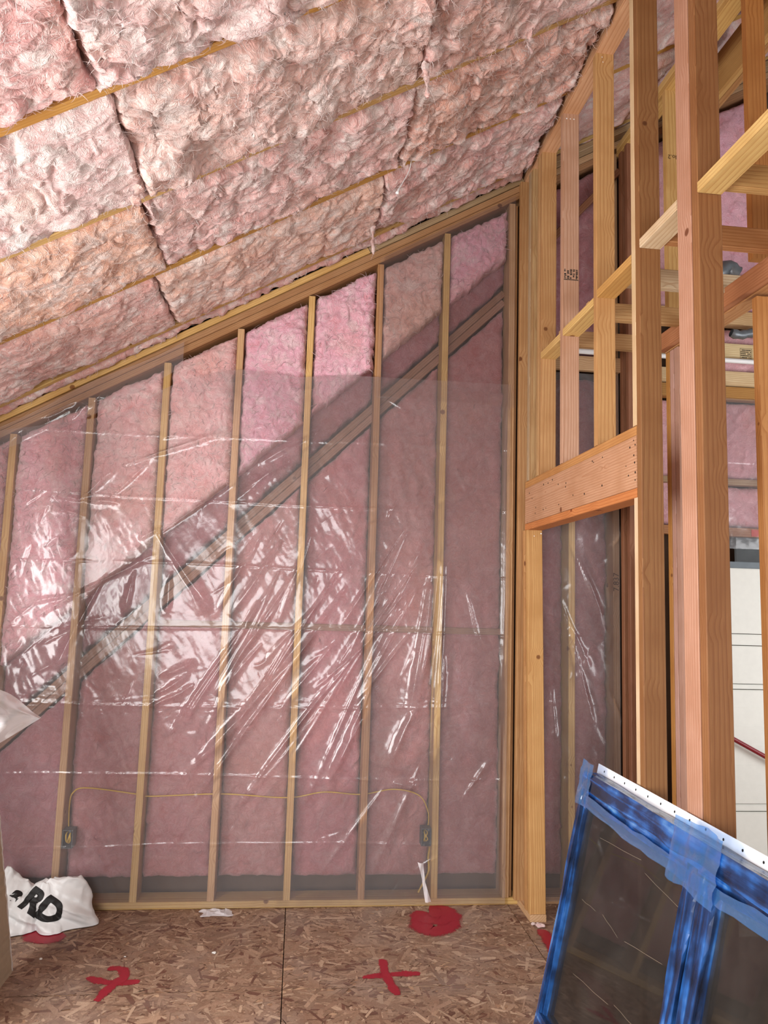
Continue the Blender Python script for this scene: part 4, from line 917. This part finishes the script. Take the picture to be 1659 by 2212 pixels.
rb = np.random.default_rng(31); cr_ = 0*Xb
for w_, a_ in ((.34, .055), (.30, .05), (.24, .040), (.20, .034), (.15, .022), (.12, .018), (.09, .012), (.07, .009), (.05, .006), (.042, .005)):
    t_ = rb.uniform(0, math.pi); q_ = ((Xb+wq[..., 0])*math.cos(t_)+(Yb+wq[..., 1])*math.sin(t_))/w_+rb.random(); cr_ = cr_+a_*(np.abs(q_-np.floor(q_)-.5)*2-.5)
Zb = np.maximum(.003+.004*RR, (H+.030)*edge+cr_*edge*(.30+.70*np.clip(H/.12, 0, 1)))
Xb = Xb+.018*fbm(np.stack([Xb/.07, Yb/.07, Zb/.07+4], -1), 2)*edge; Yb = Yb-.022*np.clip(Zb/.15, 0, 1)*np.sin(TT)*-1+.016*fbm(np.stack([Xb/.07+9, Yb/.07, Zb/.07], -1), 2)*edge
for w_, a_ in ((.22, .030), (.16, .024), (.12, .018), (.08, .010), (.055, .007), (.04, .004)):
    t_ = rb.uniform(.3, 1.3); q_ = (Xb*math.cos(t_)+Zb*1.4*math.sin(t_)+.3*Yb)/w_+rb.random(); Yb = Yb-a_*(np.abs(q_-np.floor(q_)-.5)*2-.5)*np.clip(Zb/.05, 0, 1)*np.clip(RR*1.6-.3, 0, 1)
V = np.stack([Xb, np.minimum(Yb, -.024), Zb], -1).reshape(-1, 3); idx = np.arange(nt_*nr).reshape(nt_, nr); nx_ = np.roll(idx, -1, 0)
F = np.stack([idx[:, :-1], nx_[:, :-1], nx_[:, 1:], idx[:, 1:]], -1).reshape(-1, 4)
bag = empty('plastic_bag', bc, label='crumpled white plastic bag with bold black lettering on the floor by the wall', cat='bag')
bs = mesh_np('bag_skin', V, F, WHITE_BAG); rel(bs, bag)
bvh = BVHTree.FromPolygons([tuple(v) for v in V], [tuple(f) for f in F])
def bag_text(s, size, pxy, rot, shear=.2):
    c = bpy.data.curves.new('t', 'FONT'); c.body = s; c.size = size; c.align_x = 'CENTER'; c.align_y = 'CENTER'; c.shear = shear; c.offset = .006*size/.1
    t = bpy.data.objects.new('t', c); COL.objects.link(t); dg = bpy.context.evaluated_depsgraph_get(); me = bpy.data.meshes.new_from_object(t.evaluated_get(dg)); bpy.data.objects.remove(t)
    bm = bmesh.new(); bm.from_mesh(me); bmesh.ops.triangulate(bm, faces=bm.faces[:])
    for _ in range(4):
        es = [e for e in bm.edges if e.calc_length() > .008]
        if es: bmesh.ops.subdivide_edges(bm, edges=es, cuts=1); bmesh.ops.triangulate(bm, faces=bm.faces[:])
    c0 = Vector(px(pxy[0], pxy[1], 1, -.26)); d = Vector((0.06, .80, -.60)).normalized(); xax = Vector((1, 0, 0)); yax = (-d).cross(xax).normalized(); xax = yax.cross(-d).normalized()
    R = Matrix.Rotation(rot, 2)
    for v in bm.verts:
        q = R @ Vector((v.co.x, v.co.y)); p = c0+xax*q.x+yax*q.y-d*.4; h = bvh.ray_cast(p, d)
        v.co = (h[0]-d*.0018) if h[0] is not None else p+d*.45
    o = bm_obj('printed_letter', bm, BLACK); SUB.append((o, bs)); return o
bag_text('R', .14, (64, 1943), -.50); bag_text('D', .14, (101, 1965), -.50); bag_text('a', .10, (26, 1922), -.5)

# ------------------------------------------------------------------ crumbs and scraps on the floor
def crumb(name, label, p, r, seed, mat, cat, col=None, flat=.6):
    bm = bmesh.new(); bmesh.ops.create_icosphere(bm, subdivisions=3, radius=r)
    for v in bm.verts:
        k = 1+.55*float(fbm(np.array(v.co)/(r*.7)+seed, 2)); v.co = Vector((v.co.x*k*1.2, v.co.y*k, max(v.co.z*k*flat, -r*.3)))
    o = bm_obj(name, bm, mat, None, True); o.location = (p[0], p[1], r*.3+.002); tag(o, label, cat)
    if col: o.color = col
    return o
f = lambda x, y: px(x, y, 2, 0)
crumb('wool_scrap', 'small pink wool scrap at the foot of the doorway post', f(1168, 2002), .020, 1, WOOL, 'insulation', PALEP)
crumb('wool_scrap', 'tiny pink wool scrap touching the bottom plate end', f(1152, 1998), .012, 2, WOOL, 'insulation', PALEP)
crumb('plaster_crumb', 'white plaster crumb near the middle of the floorboard', f(462, 2060), .008, 3, GYPCORE, 'crumb')
crumb('plaster_crumb', 'white plaster crumb in front of the wallboard sheet', f(88, 2073), .006, 4, GYPCORE, 'crumb')
crumb('plaster_crumb', 'white plaster crumb between bag and red cross', f(270, 2068), .004, 5, GYPCORE, 'crumb')
cs = f(468, 1972); V = []
n = 22
for i in range(n+1):
    for j in range(n+1):
        s, t = i/n-.5, j/n-.5; q = np.array([s*5, t*5, 1.]); V.append((cs[0]+s*.16+.02*float(vn(q)), min(cs[1]+t*.10+.02*float(vn(q+5)), -.022), .004+.045*abs(float(fbm(q, 2)))*(1-2*max(abs(s), abs(t)))))
idx = np.arange((n+1)**2).reshape(n+1, n+1); F = np.stack([idx[:-1, :-1], idx[1:, :-1], idx[1:, 1:], idx[:-1, 1:]], -1).reshape(-1, 4)
o = mesh_np('film_scrap', V, F, FILM_HAZY, None, True); tag(o, 'crumpled clear plastic scrap on the floor by the bottom plate', 'plastic scrap')

# ------------------------------------------------------------------ the rest of the room shell (out of view)
wlft = empty('wall_left', kind='structure')
for q in ((-1.96, -1.90, -1.45, .2, 0, 2.5), (-1.96, -1.90, -3.25, -1.45, 0, .92), (-1.96, -1.90, -3.25, -1.45, 2.28, 2.5), (-1.96, -1.90, -4.75, -3.25, 0, 2.5), (-1.96, -1.90, -6.45, -4.75, 0, .85), (-1.96, -1.90, -6.45, -4.75, 2.25, 2.5), (-1.96, -1.90, -7.1, -6.45, 0, 2.5)):
    slab('wall_panel', *q, PLASTER, wlft)
wfr = empty('wall_front', kind='structure')
for q in ((-1.96, -1.86, -7.16, -7.1, 0, 6), (-1.86, .16, -7.16, -7.1, 0, .78), (-1.86, .16, -7.16, -7.1, 2.32, 6), (.16, 4.6, -7.16, -7.1, 0, 6)):
    slab('wall_panel', *q, PLASTER, wfr)

bpy.context.view_layer.update()
for c_, p_ in SUB:
    mw = c_.matrix_world.copy(); c_.parent = p_; c_.matrix_parent_inverse = p_.matrix_world.inverted(); c_.matrix_basis = mw
